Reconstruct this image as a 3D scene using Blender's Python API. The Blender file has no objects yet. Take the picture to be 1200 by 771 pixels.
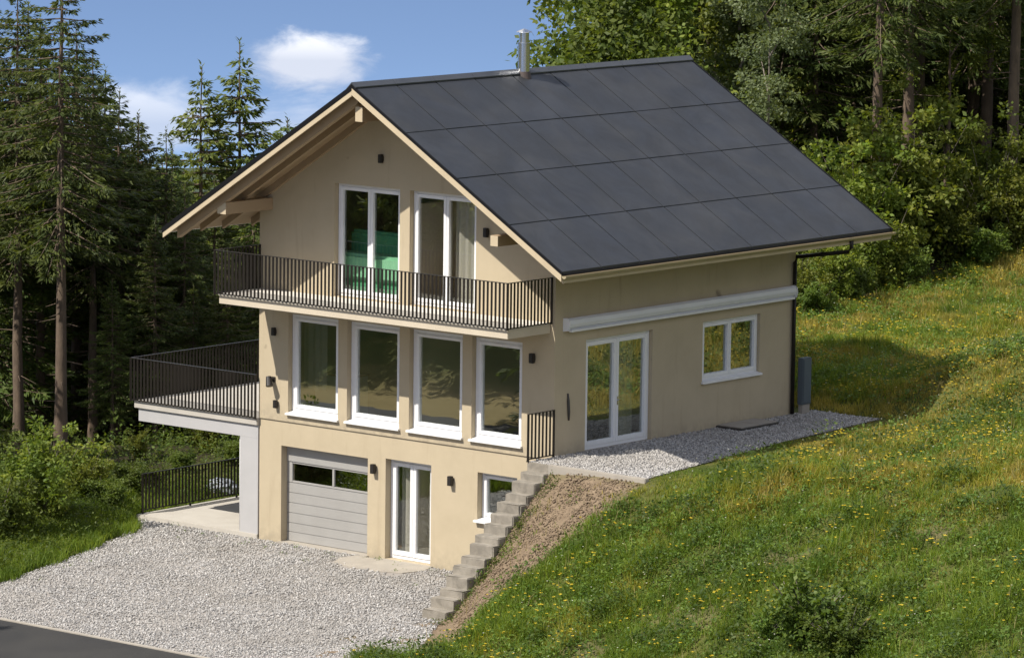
import bpy, bmesh, math, random
import numpy as np
from mathutils import Vector, Matrix

S = bpy.context.scene
COL = S.collection
R = math.radians

# ------------------------------------------------------------------ terrain
#<<H
def sst(a, b, x):
    t = np.clip((np.asarray(x, float) - a) / (b - a), 0, 1)
    return t * t * (3 - 2 * t)

W, L = 8.988, 8.979
def xe(y):
    return np.interp(y, [-1, 1.5, 5, 9.7], [12.35, 11.95, 11.4, 10.95])

def bumps(x, y):
    return (0.5 * np.sin(1.3 * x + .7 * y) * np.sin(.9 * y - .4 * x + 1) + .3 * np.sin(2.9 * x - 1.7 * y + 2) * np.sin(2.3 * y + .8 * x)
            + .2 * np.sin(5.3 * x + 2.1 * y) * np.sin(4.7 * y - 2.9 * x + .5))

def yroad(x):
    return -11.08 - .22 * np.maximum(0, x - 11)

def xleft(y):
    return np.interp(y, [-11.2, -8.25, -4.5, -1, 0], [1.0, -.19, -1.5, -2.9, -4.1])

def H(x, y):
    x = np.asarray(x, float); y = np.asarray(y, float)
    l = (x - 4.5) * .768 + (y - 4.3) * .64
    t = -(x - 4.5) * .64 + (y - 4.3) * .768
    # low ground in front and to the left
    d = np.maximum(0, np.minimum(xleft(y), np.where(y > 0, -4.1, 99)) - x)
    d = np.where(y > 0, np.maximum(0, -4.1 - x), d)
    zl = .22 * sst(0, 1.6, d) - .055 * np.maximum(0, d - 2.5) - .02 * np.maximum(0, -17 - y)
    zl = zl - .05 * np.maximum(0, y - 9)
    zl = zl + .10 * bumps(x * .7, y * .7) * sst(.4, 2, d)
    # hill on the right and behind
    ex = np.maximum(0, x - np.where(y > 9.7, 10.95, xe(y)))
    E = .2 * ex * ex / (ex + 3)
    k = np.interp(x, [9.7, 11, 12.4, 20], [.82, .62, .46, .44])
    t0 = -1.0 - y
    eps = np.where(x < 12.4, .004, .004 + .5 * sst(12.4, 14, x))
    tp = .5 * (t0 + np.sqrt(t0 * t0 + eps))
    zh = 2.95 + E - k * tp
    zh = zh + .38 * sst(9.9, 12.5, y) + .045 * np.maximum(0, y - 9.7)
    zh = zh + ((.16 + .08 * sst(12, 15, x)) * bumps(x, y) + .12 * sst(12.5, 15, x) * bumps(1.9 * x + 3, 1.9 * y)) * sst(.4, 3.0, np.maximum(np.maximum(ex, (y - 9.9)), np.where(x > 9.9, t0, 0)))
    zh = zh + .18 * np.maximum(0, t - 17) * sst(2, 8, l)
    # the road cuts the hill
    zh = np.minimum(zh, -.03 + 1.1 * np.maximum(0, y - yroad(x)))
    zh = zh - .16 * (1 - sst(9.9, 10.6, x)) * sst(-.95, -1.2, y)
    zh = zh + .8 * sst(9.0, 12.5, x) * sst(9.8, 12.5, y) * (1 - sst(15, 19, y))
    w = np.where((x >= 9) & ((y > -.05) | (x > 9.74)), 1.0, 0.0)
    w = np.where((x < 9) & (y > 8.7), sst(8.75, 8.99, y) * sst(-7, 0, x) , w)
    w = np.where((x < 0), sst(6, 11, y) * sst(-9, -.5, x), w)
    w = np.where((x > 8.74) & (x < 9) & (y > -.01), np.maximum(w, sst(8.75, 8.99, x)), w)
    z = np.maximum(zl, np.where(w > 0, zl * (1 - w) + zh * w, -99))
    # ground falls away into the valley behind
    z = z - .16 * np.maximum(0, t - 14) * (1 - sst(0, 5, l)) - .2 * np.maximum(0, t - 48)
    z = z - .05 * np.maximum(0, -30 - y) * sst(-2, 8, x) + np.minimum(.34 * np.maximum(0, -25 - y - .35 * (x + 16)), 16) * (1 - sst(-4, 5, x))
    inside = (x > .02) & (x < 8.9) & (y > .02) & (y < 8.9)
    z = np.where(inside, np.where((x < 8.74) & (y < 8.74), -.35, z), z)
    return z
#H>>

# ------------------------------------------------------------------ materials
def newmat(name):
    m = bpy.data.materials.new(name); m.use_nodes = True
    nt = m.node_tree; nt.nodes.clear()
    out = nt.nodes.new('ShaderNodeOutputMaterial')
    return m, nt, out

def nd(nt, t, **kw):
    n = nt.nodes.new(t)
    for k, v in kw.items():
        if k.startswith('i_'):
            n.inputs[k[2:]].default_value = v
        else:
            setattr(n, k, v)
    return n

def mixc(nt, fac, a, b):
    n = nt.nodes.new('ShaderNodeMix'); n.data_type = 'RGBA'
    for s, v in ((n.inputs[0], fac), (n.inputs[6], a), (n.inputs[7], b)):
        if isinstance(v, bpy.types.NodeSocket): nt.links.new(v, s)
        elif isinstance(v, (int, float)): s.default_value = v
        else: s.default_value = (*v, 1)
    return n.outputs[2]

def noise(nt, scale, detail=4, rough=.55, vec=None, dist=0):
    n = nd(nt, 'ShaderNodeTexNoise'); n.inputs['Scale'].default_value = scale
    n.inputs['Detail'].default_value = detail; n.inputs['Roughness'].default_value = rough
    n.inputs['Distortion'].default_value = dist
    if vec is not None: nt.links.new(vec, n.inputs['Vector'])
    return n.outputs['Fac']

def ramp(nt, fac, a, b, ca=(0, 0, 0), cb=(1, 1, 1)):
    n = nd(nt, 'ShaderNodeValToRGB')
    e = n.color_ramp.elements; e[0].position = a; e[1].position = b
    e[0].color = (*ca, 1); e[1].color = (*cb, 1)
    nt.links.new(fac, n.inputs[0]); return n.outputs[0]

def pos(nt, scale=(1, 1, 1)):
    g = nd(nt, 'ShaderNodeNewGeometry')
    mp = nd(nt, 'ShaderNodeMapping'); mp.inputs['Scale'].default_value = scale
    nt.links.new(g.outputs['Position'], mp.inputs['Vector']); return mp.outputs[0]

def surface(name, base, rough=.7, var=None, vscale=3, bump=0, bscale=60, metallic=0, spec=.5, var2=None, v2scale=.6, coat=0, stretch=(1, 1, 1)):
    m, nt, out = newmat(name)
    p = nd(nt, 'ShaderNodeBsdfPrincipled')
    p.inputs['Roughness'].default_value = rough; p.inputs['Metallic'].default_value = metallic
    p.inputs['Specular IOR Level'].default_value = spec
    p.inputs['Coat Weight'].default_value = coat
    v = pos(nt, stretch)
    c = base
    if var:
        f = ramp(nt, noise(nt, vscale, 5, .6, v), .3, .7)
        c = mixc(nt, f, base, var)
    if var2:
        f = ramp(nt, noise(nt, v2scale, 4, .6, v, .5), .45, .75)
        c = mixc(nt, f, c, var2)
    if isinstance(c, tuple): p.inputs['Base Color'].default_value = (*c, 1)
    else: nt.links.new(c, p.inputs['Base Color'])
    if bump:
        b = nd(nt, 'ShaderNodeBump'); b.inputs['Strength'].default_value = bump; b.inputs['Distance'].default_value = .01
        nt.links.new(noise(nt, bscale, 3, .6, v), b.inputs['Height']); nt.links.new(b.outputs[0], p.inputs['Normal'])
    nt.links.new(p.outputs[0], out.inputs[0])
    return m

def foliage(name, a, b, c=None, trans=.35, rough=.55):
    m, nt, out = newmat(name)
    g = nd(nt, 'ShaderNodeNewGeometry')
    oi = nd(nt, 'ShaderNodeObjectInfo')
    col = mixc(nt, g.outputs['Random Per Island'], a, b)
    if c:
        f = ramp(nt, noise(nt, .9, 2, .5, g.outputs['Position']), .45, .65)
        mm = nd(nt, 'ShaderNodeMath', operation='MULTIPLY'); mm.inputs[1].default_value = .75
        nt.links.new(f, mm.inputs[0])
        col = mixc(nt, mm.outputs[0], col, c)
    hs = nd(nt, 'ShaderNodeHueSaturation')
    mr = nd(nt, 'ShaderNodeMapRange'); mr.inputs[3].default_value = .75; mr.inputs[4].default_value = 1.25
    nt.links.new(oi.outputs['Random'], mr.inputs[0]); nt.links.new(mr.outputs[0], hs.inputs['Value'])
    mr2 = nd(nt, 'ShaderNodeMapRange'); mr2.inputs[3].default_value = .485; mr2.inputs[4].default_value = .51
    nt.links.new(oi.outputs['Random'], mr2.inputs[0]); nt.links.new(mr2.outputs[0], hs.inputs['Hue'])
    nt.links.new(col, hs.inputs['Color']); col = hs.outputs[0]
    d = nd(nt, 'ShaderNodeBsdfPrincipled'); d.inputs['Roughness'].default_value = rough
    d.inputs['Specular IOR Level'].default_value = .3
    t = nd(nt, 'ShaderNodeBsdfTranslucent')
    nt.links.new(col, d.inputs['Base Color'])
    bright = nd(nt, 'ShaderNodeMix'); bright.data_type = 'RGBA'; bright.blend_type = 'MULTIPLY'
    bright.inputs[0].default_value = 1; bright.inputs[7].default_value = (1.5, 1.45, .6, 1)
    nt.links.new(col, bright.inputs[6]); nt.links.new(bright.outputs[2], t.inputs[0])
    x = nd(nt, 'ShaderNodeMixShader'); x.inputs[0].default_value = trans
    nt.links.new(d.outputs[0], x.inputs[1]); nt.links.new(t.outputs[0], x.inputs[2]); nt.links.new(x.outputs[0], out.inputs[0])
    return m

def island(name, a, b, rough=.8, bump=0):
    m, nt, out = newmat(name)
    g = nd(nt, 'ShaderNodeNewGeometry'); p = nd(nt, 'ShaderNodeBsdfPrincipled'); p.inputs['Roughness'].default_value = rough
    p.inputs['Specular IOR Level'].default_value = .25
    c = mixc(nt, g.outputs['Random Per Island'], a, b)
    f = ramp(nt, noise(nt, .45, 4, .6, g.outputs['Position'], .6), .42, .68)
    ff = nd(nt, 'ShaderNodeMath', operation='MULTIPLY'); ff.inputs[1].default_value = .35; nt.links.new(f, ff.inputs[0])
    c = mixc(nt, ff.outputs[0], c, tuple(q * .5 for q in b[:1]) + (b[1] * .47, b[2] * .42))
    nt.links.new(c, p.inputs['Base Color']); nt.links.new(p.outputs[0], out.inputs[0]); return m

def glassmat(name, refl=.3, tint=(.72, .8, .76)):
    m, nt, out = newmat(name)
    gl = nd(nt, 'ShaderNodeBsdfGlossy'); gl.inputs['Roughness'].default_value = 0; gl.inputs[0].default_value = (.92, .97, .95, 1)
    tr = nd(nt, 'ShaderNodeBsdfTransparent'); tr.inputs[0].default_value = (*tint, 1)
    bp_ = nd(nt, 'ShaderNodeBump'); bp_.inputs['Strength'].default_value = .03; bp_.inputs['Distance'].default_value = .05
    nt.links.new(noise(nt, 1.6, 1, .5, pos(nt)), bp_.inputs['Height']); nt.links.new(bp_.outputs[0], gl.inputs['Normal'])
    lw = nd(nt, 'ShaderNodeLayerWeight'); lw.inputs[0].default_value = .5
    fr = nd(nt, 'ShaderNodeMath', operation='POWER'); fr.inputs[1].default_value = 4; nt.links.new(lw.outputs['Facing'], fr.inputs[0])
    a = nd(nt, 'ShaderNodeMath', operation='ADD'); a.inputs[1].default_value = refl; a.use_clamp = True
    nt.links.new(fr.outputs[0], a.inputs[0])
    x = nd(nt, 'ShaderNodeMixShader'); nt.links.new(a.outputs[0], x.inputs[0])
    nt.links.new(tr.outputs[0], x.inputs[1]); nt.links.new(gl.outputs[0], x.inputs[2]); nt.links.new(x.outputs[0], out.inputs[0])
    return m

def plaster_mat():
    m, nt, out = newmat('plaster')
    p = nd(nt, 'ShaderNodeBsdfPrincipled'); p.inputs['Roughness'].default_value = .9; p.inputs['Specular IOR Level'].default_value = .15
    v = pos(nt); base = (.475, .40, .282)
    c = mixc(nt, ramp(nt, noise(nt, 1.1, 5, .65, v), .35, .7), base, (.435, .365, .255))
    vs = pos(nt, (3.5, 3.5, .35))
    c = mixc(nt, ramp(nt, noise(nt, 1.4, 4, .6, vs), .58, .85), c, (.38, .31, .215))
    # splash stains along the foot of the walls, run marks lower down
    g_ = nd(nt, 'ShaderNodeNewGeometry'); sz = nd(nt, 'ShaderNodeSeparateXYZ'); nt.links.new(g_.outputs['Position'], sz.inputs[0])
    for lo_, hi_ in ((0.0, .55), (2.95, 3.3)):
        mr = nd(nt, 'ShaderNodeMapRange'); mr.inputs[1].default_value = lo_; mr.inputs[2].default_value = hi_; mr.inputs[3].default_value = 1; mr.inputs[4].default_value = 0
        nt.links.new(sz.outputs[2], mr.inputs[0])
        gt = nd(nt, 'ShaderNodeMath', operation='GREATER_THAN'); gt.inputs[1].default_value = lo_ - .06; nt.links.new(sz.outputs[2], gt.inputs[0])
        a1 = nd(nt, 'ShaderNodeMath', operation='MULTIPLY'); nt.links.new(mr.outputs[0], a1.inputs[0]); nt.links.new(gt.outputs[0], a1.inputs[1])
        a2 = nd(nt, 'ShaderNodeMath', operation='MULTIPLY'); nt.links.new(a1.outputs[0], a2.inputs[0]); nt.links.new(ramp(nt, noise(nt, 5, 5, .7, v), .38, .62), a2.inputs[1])
        a3 = nd(nt, 'ShaderNodeMath', operation='MULTIPLY'); a3.inputs[1].default_value = .6; nt.links.new(a2.outputs[0], a3.inputs[0])
        c = mixc(nt, a3.outputs[0], c, (.30, .255, .19))
    # a few small grey scuffs
    c = mixc(nt, ramp(nt, noise(nt, 1.9, 2, .5, v, .4), .735, .80), c, (.27, .22, .16))
    nt.links.new(c, p.inputs['Base Color'])
    b = nd(nt, 'ShaderNodeBump'); b.inputs['Strength'].default_value = .25; b.inputs['Distance'].default_value = .006
    nt.links.new(noise(nt, 90, 3, .6, v), b.inputs['Height']); nt.links.new(b.outputs[0], p.inputs['Normal'])
    nt.links.new(p.outputs[0], out.inputs[0]); return m

M = {}
M['plaster'] = plaster_mat()
M['soffit'] = surface('painted_wood', (.36, .265, .165), .65, (.31, .225, .14), 2.5, .15, 40, stretch=(1, .2, 1))
M['barge'] = surface('light_painted_wood', (.52, .43, .295), .55, (.46, .375, .255), 2, .08, 40)
M['panel'] = surface('slate_panel', (.021, .023, .027), .5, (.027, .029, .033), 1.3, .05, 14, spec=.4, var2=(.038, .039, .041), v2scale=.8)
_nt = M['panel'].node_tree; _p = [n for n in _nt.nodes if n.type == 'BSDF_PRINCIPLED'][0]
_mr = nd(_nt, 'ShaderNodeMapRange'); _mr.inputs[1].default_value = .3; _mr.inputs[2].default_value = .7; _mr.inputs[3].default_value = .34; _mr.inputs[4].default_value = .62
_nt.links.new(noise(_nt, .9, 5, .65, pos(_nt), .8), _mr.inputs[0]); _nt.links.new(_mr.outputs[0], _p.inputs['Roughness'])
M['roofdark'] = surface('black_metal_edge', (.005, .005, .006), .6, spec=.2)
M['ridge'] = surface('ridge_metal', (.05, .055, .065), .35, (.065, .07, .08), 2, metallic=.3)
M['gutter'] = surface('gutter_metal', (.42, .35, .22), .4, (.36, .30, .19), 3, metallic=.2)
M['white'] = surface('white_frame', (.78, .78, .79), .35, (.74, .74, .75), 4)
M['sill'] = surface('white_sill', (.80, .80, .80), .45, (.72, .71, .69), 5)
M['awning'] = surface('white_awning_metal', (.72, .73, .76), .4, (.66, .67, .70), 2)
M['glass'] = glassmat('window_glass', .40, (.85, .90, .87))
M['glassclear'] = glassmat('door_glass', .20, (.97, .98, .97))
M['darkbar'] = surface('bronze_bar', (.022, .018, .015), .45, metallic=.4)
M['railtop'] = surface('rail_top_metal', (.07, .065, .06), .35, metallic=.6)
M['blackmetal'] = surface('black_lamp_metal', (.018, .015, .014), .5)
M['steel'] = surface('stainless_steel', (.62, .63, .65), .25, (.52, .53, .55), 4, metallic=1, stretch=(1, 1, .1))
M['garage'] = surface('garage_panel', (.345, .335, .32), .45, (.315, .305, .29), 2, .05, 60)
M['garageglass'] = glassmat('garage_glass', .40, (.5, .45, .38))
M['pier'] = surface('grey_render', (.43, .42, .42), .85, (.39, .385, .385), 1.4, .15, 80)
M['concrete'] = surface('concrete', (.37, .335, .285), .85, (.30, .27, .23), 2.2, .3, 40, var2=(.32, .29, .25), v2scale=.9)
M['stepstone'] = surface('step_stone', (.30, .27, .225), .9, (.22, .195, .16), 5, .8, 45, var2=(.15, .135, .11), v2scale=3.2)
M['balcony'] = surface('balcony_concrete', (.56, .49, .38), .8, (.5, .43, .33), 1.2, .1, 60)
M['balconytop'] = surface('balcony_top', (.66, .63, .58), .8, (.58, .55, .5), 3)
M['deck'] = surface('terrace_concrete', (.47, .44, .39), .8, (.41, .38, .335), 2, .15, 50)
M['wall_in'] = surface('interior_wall', (.62, .56, .46), .9)
M['floor_in'] = surface('interior_wood', (.30, .20, .11), .5, (.24, .16, .085), 3, stretch=(1, 6, 1))
M['green'] = surface('green_fabric', (.11, .40, .20), .85, (.09, .34, .17), 5, .3, 40)
M['greenlight'] = surface('light_green_fabric', (.26, .56, .34), .85, (.22, .5, .3), 5, .3, 40)
M['curtain'] = foliage('sheer_curtain', (.55, .53, .47), (.55, .53, .47), trans=.4, rough=.9)
M['cabinet'] = surface('pale_cabinet', (.55, .58, .48), .6)
M['greybox'] = surface('grey_cabinet', (.10, .125, .14), .5, (.09, .11, .125), 3)
M['tarp'] = surface('grey_tarpaulin', (.30, .32, .36), .5, (.22, .24, .28), 6, .4, 20)
M['bark'] = surface('spruce_bark', (.16, .115, .08), .95, (.085, .062, .045), 9, .8, 25, stretch=(1, 1, .3))
M['bark2'] = surface('grey_bark', (.22, .19, .155), .95, (.12, .10, .08), 7, .8, 25, stretch=(1, 1, .4))
M['spruce'] = foliage('spruce_needles', (.056, .088, .022), (.125, .152, .036), (.04, .066, .02), .38)
M['sprucelight'] = foliage('pine_needles', (.085, .12, .024), (.175, .195, .044), (.056, .085, .022), .38)
M['leaf'] = foliage('leaf_green', (.075, .12, .020), (.15, .19, .038), (.05, .09, .016), .42)
M['leaf2'] = foliage('leaf_yellowgreen', (.115, .16, .026), (.235, .255, .05), (.08, .125, .02), .45)
M['birch'] = foliage('birch_leaf', (.095, .125, .052), (.17, .20, .095), (.07, .10, .04), .35)
M['weed'] = foliage('weed_leaf', (.055, .105, .019), (.16, .21, .036), (.08, .135, .022), .4)
M['weeddark'] = foliage('dark_weed_leaf', (.038, .078, .016), (.10, .145, .028), (.05, .09, .016), .38)
M['grass'] = foliage('meadow_grass', (.165, .205, .027), (.40, .375, .056), (.14, .19, .027), .45)
M['drymeadow'] = foliage('dry_meadow_grass', (.28, .25, .05), (.50, .42, .10), (.22, .22, .04), .35)
M['lushgrass'] = foliage('verge_grass', (.09, .15, .019), (.225, .275, .04), (.06, .105, .015), .45)
M['drygrass'] = foliage('dry_stalk', (.30, .25, .10), (.42, .36, .17), None, .3)
M['yellow'] = foliage('yellow_petal', (.62, .48, .03), (.72, .60, .06), None, .25)
M['whitepetal'] = foliage('white_petal', (.65, .64, .55), (.72, .72, .66), None, .25)
M['stone'] = island('gravel_stone', (.205, .20, .195), (.53, .51, .49))
M['clod'] = island('soil_clod', (.17, .125, .085), (.255, .192, .13))
M['gravelbase'] = surface('gravel_bed', (.33, .305, .28), .95, (.24, .22, .20), 30, .8, 60)
M['asphalt'] = surface('asphalt', (.024, .023, .022), .9, (.018, .0175, .017), 1.5, .4, 90, var2=(.032, .030, .027), v2scale=.5)
M['smear'] = surface('dark_scuff_metal', (.05, .045, .04), .6)
M['hill'] = surface('far_forest', (.030, .048, .022), .95, (.018, .032, .016), .08, 0)

def ground_mat():
    m, nt, out = newmat('ground_soil_and_grass')
    p = nd(nt, 'ShaderNodeBsdfPrincipled'); p.inputs['Roughness'].default_value = .95; p.inputs['Specular IOR Level'].default_value = .1
    at = nd(nt, 'ShaderNodeAttribute', attribute_name='cover')
    sp = nd(nt, 'ShaderNodeSeparateColor'); nt.links.new(at.outputs['Color'], sp.inputs[0])
    v = pos(nt)
    g = mixc(nt, ramp(nt, noise(nt, 1.2, 5, .6, v), .35, .7), (.055, .075, .018), (.12, .115, .035))
    soil = mixc(nt, ramp(nt, noise(nt, 5, 6, .7, v), .3, .7), (.145, .105, .07), (.27, .205, .14))
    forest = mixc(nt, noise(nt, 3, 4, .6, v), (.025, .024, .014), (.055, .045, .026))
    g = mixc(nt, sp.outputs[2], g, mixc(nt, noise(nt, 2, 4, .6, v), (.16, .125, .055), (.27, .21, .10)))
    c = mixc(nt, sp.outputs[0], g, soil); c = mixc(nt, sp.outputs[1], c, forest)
    nt.links.new(c, p.inputs['Base Color'])
    b = nd(nt, 'ShaderNodeBump'); b.inputs['Strength'].default_value = .8; b.inputs['Distance'].default_value = .06
    nt.links.new(noise(nt, 9, 6, .7, v), b.inputs['Height']); nt.links.new(b.outputs[0], p.inputs['Normal'])
    nt.links.new(p.outputs[0], out.inputs[0]); return m
M['ground'] = ground_mat()

# ------------------------------------------------------------------ mesh helpers
class MB:
    def __init__(s): s.v = []; s.f = []
    def add(s, vs, fs):
        o = len(s.v); s.v += [tuple(map(float, p)) for p in vs]; s.f += [tuple(i + o for i in f) for f in fs]; return s
    def box(s, x0, x1, y0, y1, z0, z1):
        return s.add([(x0, y0, z0), (x1, y0, z0), (x1, y1, z0), (x0, y1, z0), (x0, y0, z1), (x1, y0, z1), (x1, y1, z1), (x0, y1, z1)],
                     [(0, 3, 2, 1), (4, 5, 6, 7), (0, 1, 5, 4), (1, 2, 6, 5), (2, 3, 7, 6), (3, 0, 4, 7)])
    def prism(s, poly, axis, a0, a1):
        """poly in the two other axes, extruded along axis"""
        n = len(poly)
        def mk(p, a):
            return (a, p[0], p[1]) if axis == 'x' else (p[0], a, p[1]) if axis == 'y' else (p[0], p[1], a)
        vs = [mk(p, a0) for p in poly] + [mk(p, a1) for p in poly]
        return s.add(vs, [tuple(range(n))[::-1], tuple(range(n, 2 * n))] + [(i, (i + 1) % n, n + (i + 1) % n, n + i) for i in range(n)])
    def tube(s, pts, rads, n=8, cap=True):
        pts = [Vector(p) for p in pts]
        if not isinstance(rads, (list, tuple)): rads = [rads] * len(pts)
        rings = []
        for i, p in enumerate(pts):
            d = (pts[min(i + 1, len(pts) - 1)] - pts[max(i - 1, 0)]).normalized()
            a = d.cross(Vector((0, 0, 1)) if abs(d.z) < .9 else Vector((1, 0, 0))).normalized(); b = d.cross(a)
            rings.append([p + (a * math.cos(2 * math.pi * j / n) + b * math.sin(2 * math.pi * j / n)) * rads[i] for j in range(n)])
        vs = [q for r_ in rings for q in r_]; fs = []
        for i in range(len(pts) - 1):
            for j in range(n):
                fs.append((i * n + j, i * n + (j + 1) % n, (i + 1) * n + (j + 1) % n, (i + 1) * n + j))
        if cap: fs += [tuple(range(n))[::-1], tuple(range((len(pts) - 1) * n, len(pts) * n))]
        return s.add(vs, fs)
    def build(s, name, mat, parent=None, bevel=0, smooth=False):
        o0 = root_loc(parent)
        me = bpy.data.meshes.new(name)
        me.from_pydata([(a - o0[0], b - o0[1], c - o0[2]) for a, b, c in s.v], [], s.f)
        bm = bmesh.new(); bm.from_mesh(me)
        bmesh.ops.recalc_face_normals(bm, faces=bm.faces)
        if bevel:
            bmesh.ops.bevel(bm, geom=[e for e in bm.edges if len(e.link_faces) == 2 and e.calc_face_angle(0) > .5], offset=bevel, segments=2, affect='EDGES', clamp_overlap=True)
        if smooth:
            for f in bm.faces: f.smooth = True
        bm.to_mesh(me); bm.free()
        return link(name, me, mat, parent)

def root_loc(p):
    x = Vector((0, 0, 0))
    while p is not None:
        x += p.location; p = p.parent
    return x

def link(name, me, mat, parent=None):
    if mat is not None:
        for mm in (mat if isinstance(mat, list) else [mat]): me.materials.append(mm)
    o = bpy.data.objects.new(name, me); COL.objects.link(o)
    if parent is not None: o.parent = parent
    return o

def npmesh(name, verts, faces, mat, parent=None, smooth=False, matidx=None):
    """verts (N,3), faces (M,k) all same k"""
    me = bpy.data.meshes.new(name)
    verts = np.asarray(verts, np.float32); faces = np.asarray(faces, np.int32); k = faces.shape[1]
    me.vertices.add(len(verts)); me.vertices.foreach_set('co', verts.ravel())
    me.loops.add(faces.size); me.loops.foreach_set('vertex_index', faces.ravel())
    me.polygons.add(len(faces)); me.polygons.foreach_set('loop_start', np.arange(0, faces.size, k, dtype=np.int32))
    if matidx is not None: me.polygons.foreach_set('material_index', np.asarray(matidx, np.int32))
    if smooth: me.polygons.foreach_set('use_smooth', np.ones(len(faces), bool))
    me.update(calc_edges=True); me.validate()
    return link(name, me, mat, parent)

def tag(o, label=None, cat=None, group=None, kind=None):
    if label: o['label'] = label
    if cat: o['category'] = cat
    if group: o['group'] = group
    if kind: o['kind'] = kind
    return o

def thing(name, label, cat, loc=(0, 0, 0), group=None):
    o = bpy.data.objects.new(name, None); COL.objects.link(o); o.location = loc; o.empty_display_size = .2
    return tag(o, label, cat, group)

def copy_tree(o, parent=None):
    c = o.copy(); COL.objects.link(c); c.parent = parent
    for ch in list(o.children): copy_tree(ch, c)
    return c

# ------------------------------------------------------------------ ground
def axis(lo, hi, a, b, fine, grow=1.25):
    xs = list(np.arange(a, b + 1e-6, fine)); st = fine
    while xs[-1] < hi: st = min(st * grow, 25); xs.append(xs[-1] + st)
    st = fine
    while xs[0] > lo: st = min(st * grow, 25); xs.insert(0, xs[0] - st)
    return np.array(xs)
gx = axis(-420, 320, -12, 32, .25); gy = axis(-320, 420, -16, 26, .25)
X, Y = np.meshgrid(gx, gy); Z = H(X, Y)

def soil_mask(x, y):
    a = sst(9.3, 9.6, x) * (1 - sst(0, .9, x - (12.0 + .25 * bumps(x * 2, y * 2) + .28 * np.minimum(0, y + 1.4) + .9 * sst(-4.5, -7.5, y)))) * sst(-.9, -1.15, y)
    b = np.zeros_like(a)
    for (cx, cy, rx, ry) in ((17.2, -6.0, 1.3, .8), (18.6, -4.2, .7, .5), (16.0, -7.2, .8, .6), (21.8, -3.6, .6, .5)):
        q = ((x - cx) / rx) ** 2 + ((y - cy) / ry) ** 2 + .5 * bumps(x * 3, y * 3)
        b = np.maximum(b, .38 * (1 - sst(.1, 1.5, q + .8 * bumps(x * 5, y * 5))))
    return np.maximum(a, b)

def lt(x, y):
    return (x - 4.5) * .768 + (y - 4.3) * .64, -(x - 4.5) * .64 + (y - 4.3) * .768

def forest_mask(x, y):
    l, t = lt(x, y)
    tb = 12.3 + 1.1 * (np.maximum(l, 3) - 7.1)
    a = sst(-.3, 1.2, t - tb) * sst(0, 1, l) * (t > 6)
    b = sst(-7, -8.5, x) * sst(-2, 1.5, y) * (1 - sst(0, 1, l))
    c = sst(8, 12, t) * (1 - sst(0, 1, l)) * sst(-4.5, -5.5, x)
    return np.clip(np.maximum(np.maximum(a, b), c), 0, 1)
ny, nx = X.shape
idx = np.arange(nx * ny).reshape(ny, nx)
F = np.stack([idx[:-1, :-1], idx[:-1, 1:], idx[1:, 1:], idx[1:, :-1]], -1).reshape(-1, 4)
sm = soil_mask(X, Y)
Zs = Z - .004 + sm * (.05 * bumps(X * 3.3, Y * 3.3))
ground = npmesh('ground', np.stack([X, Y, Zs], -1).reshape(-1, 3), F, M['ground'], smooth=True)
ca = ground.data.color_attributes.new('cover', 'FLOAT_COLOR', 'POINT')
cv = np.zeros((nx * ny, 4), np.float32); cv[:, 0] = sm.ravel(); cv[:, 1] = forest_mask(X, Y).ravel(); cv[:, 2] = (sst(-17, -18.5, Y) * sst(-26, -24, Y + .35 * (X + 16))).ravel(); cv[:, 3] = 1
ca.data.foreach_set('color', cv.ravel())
tag(ground, kind='structure')

def inpoly(x, y, poly):
    r = np.zeros(np.shape(x), bool); n = len(poly); j = n - 1
    for i in range(n):
        xi, yi = poly[i]; xj, yj = poly[j]
        r ^= ((yi > y) != (yj > y)) & (x < (xj - xi) * (y - yi) / (yj - yi + 1e-12) + xi); j = i
    return r

FORE = [(-4.0, -.02), (-2.9, -1.0), (-1.5, -4.5), (-.19, -8.25), (1.0, -10.9), (14.2, -10.9), (11.8, -8.1), (9.7, -4.75), (9.05, -4.5), (9.0, -.02)]
TERR = [(9.0, -.92), (12.35, -.95), (11.95, 1.5), (11.4, 5), (10.95, 9.8), (9.0, 9.8)]

def sheet(name, poly, z, mat, zf=None):
    bm = bmesh.new(); vs = [bm.verts.new((x, y, z if zf is None else zf(x, y))) for x, y in poly]
    f = bm.faces.new(vs); bmesh.ops.triangulate(bm, faces=[f]); bmesh.ops.recalc_face_normals(bm, faces=bm.faces)
    for f in bm.faces:
        if f.normal.z < 0: f.normal_flip()
    me = bpy.data.meshes.new(name); bm.to_mesh(me); bm.free(); return link(name, me, mat)
tag(sheet('gravel_forecourt', FORE, .006, M['gravelbase']), kind='structure')
tag(sheet('gravel_terrace', TERR, 2.962, M['gravelbase']), kind='structure')

# road and its kerb strip
rx = np.concatenate([np.linspace(-150, -5, 30), np.linspace(-4, 40, 45), np.linspace(45, 150, 22)])
def strip(name, off0, off1, z0, z1, mat):
    v = []; f = []
    for i, x in enumerate(rx):
        yy = float(yroad(x)); zz = max(float(H(x, yy - 2)), -1.5) * 0
        v += [(x, yy + off0, z0), (x, yy + off0, z1), (x, yy + off1, z1), (x, yy + off1, z0)]
    for i in range(len(rx) - 1):
        a = 4 * i
        for j in range(3): f.append((a + j, a + j + 1, a + 5 + j, a + 4 + j))
    mb = MB(); mb.add(v, f); return mb.build(name, mat)
tag(strip('road', -6.0, 0, -.2, .012, M['asphalt']), kind='structure')
tag(strip('kerb', .003, .11, -.2, .034, M['concrete']), kind='structure')

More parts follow.
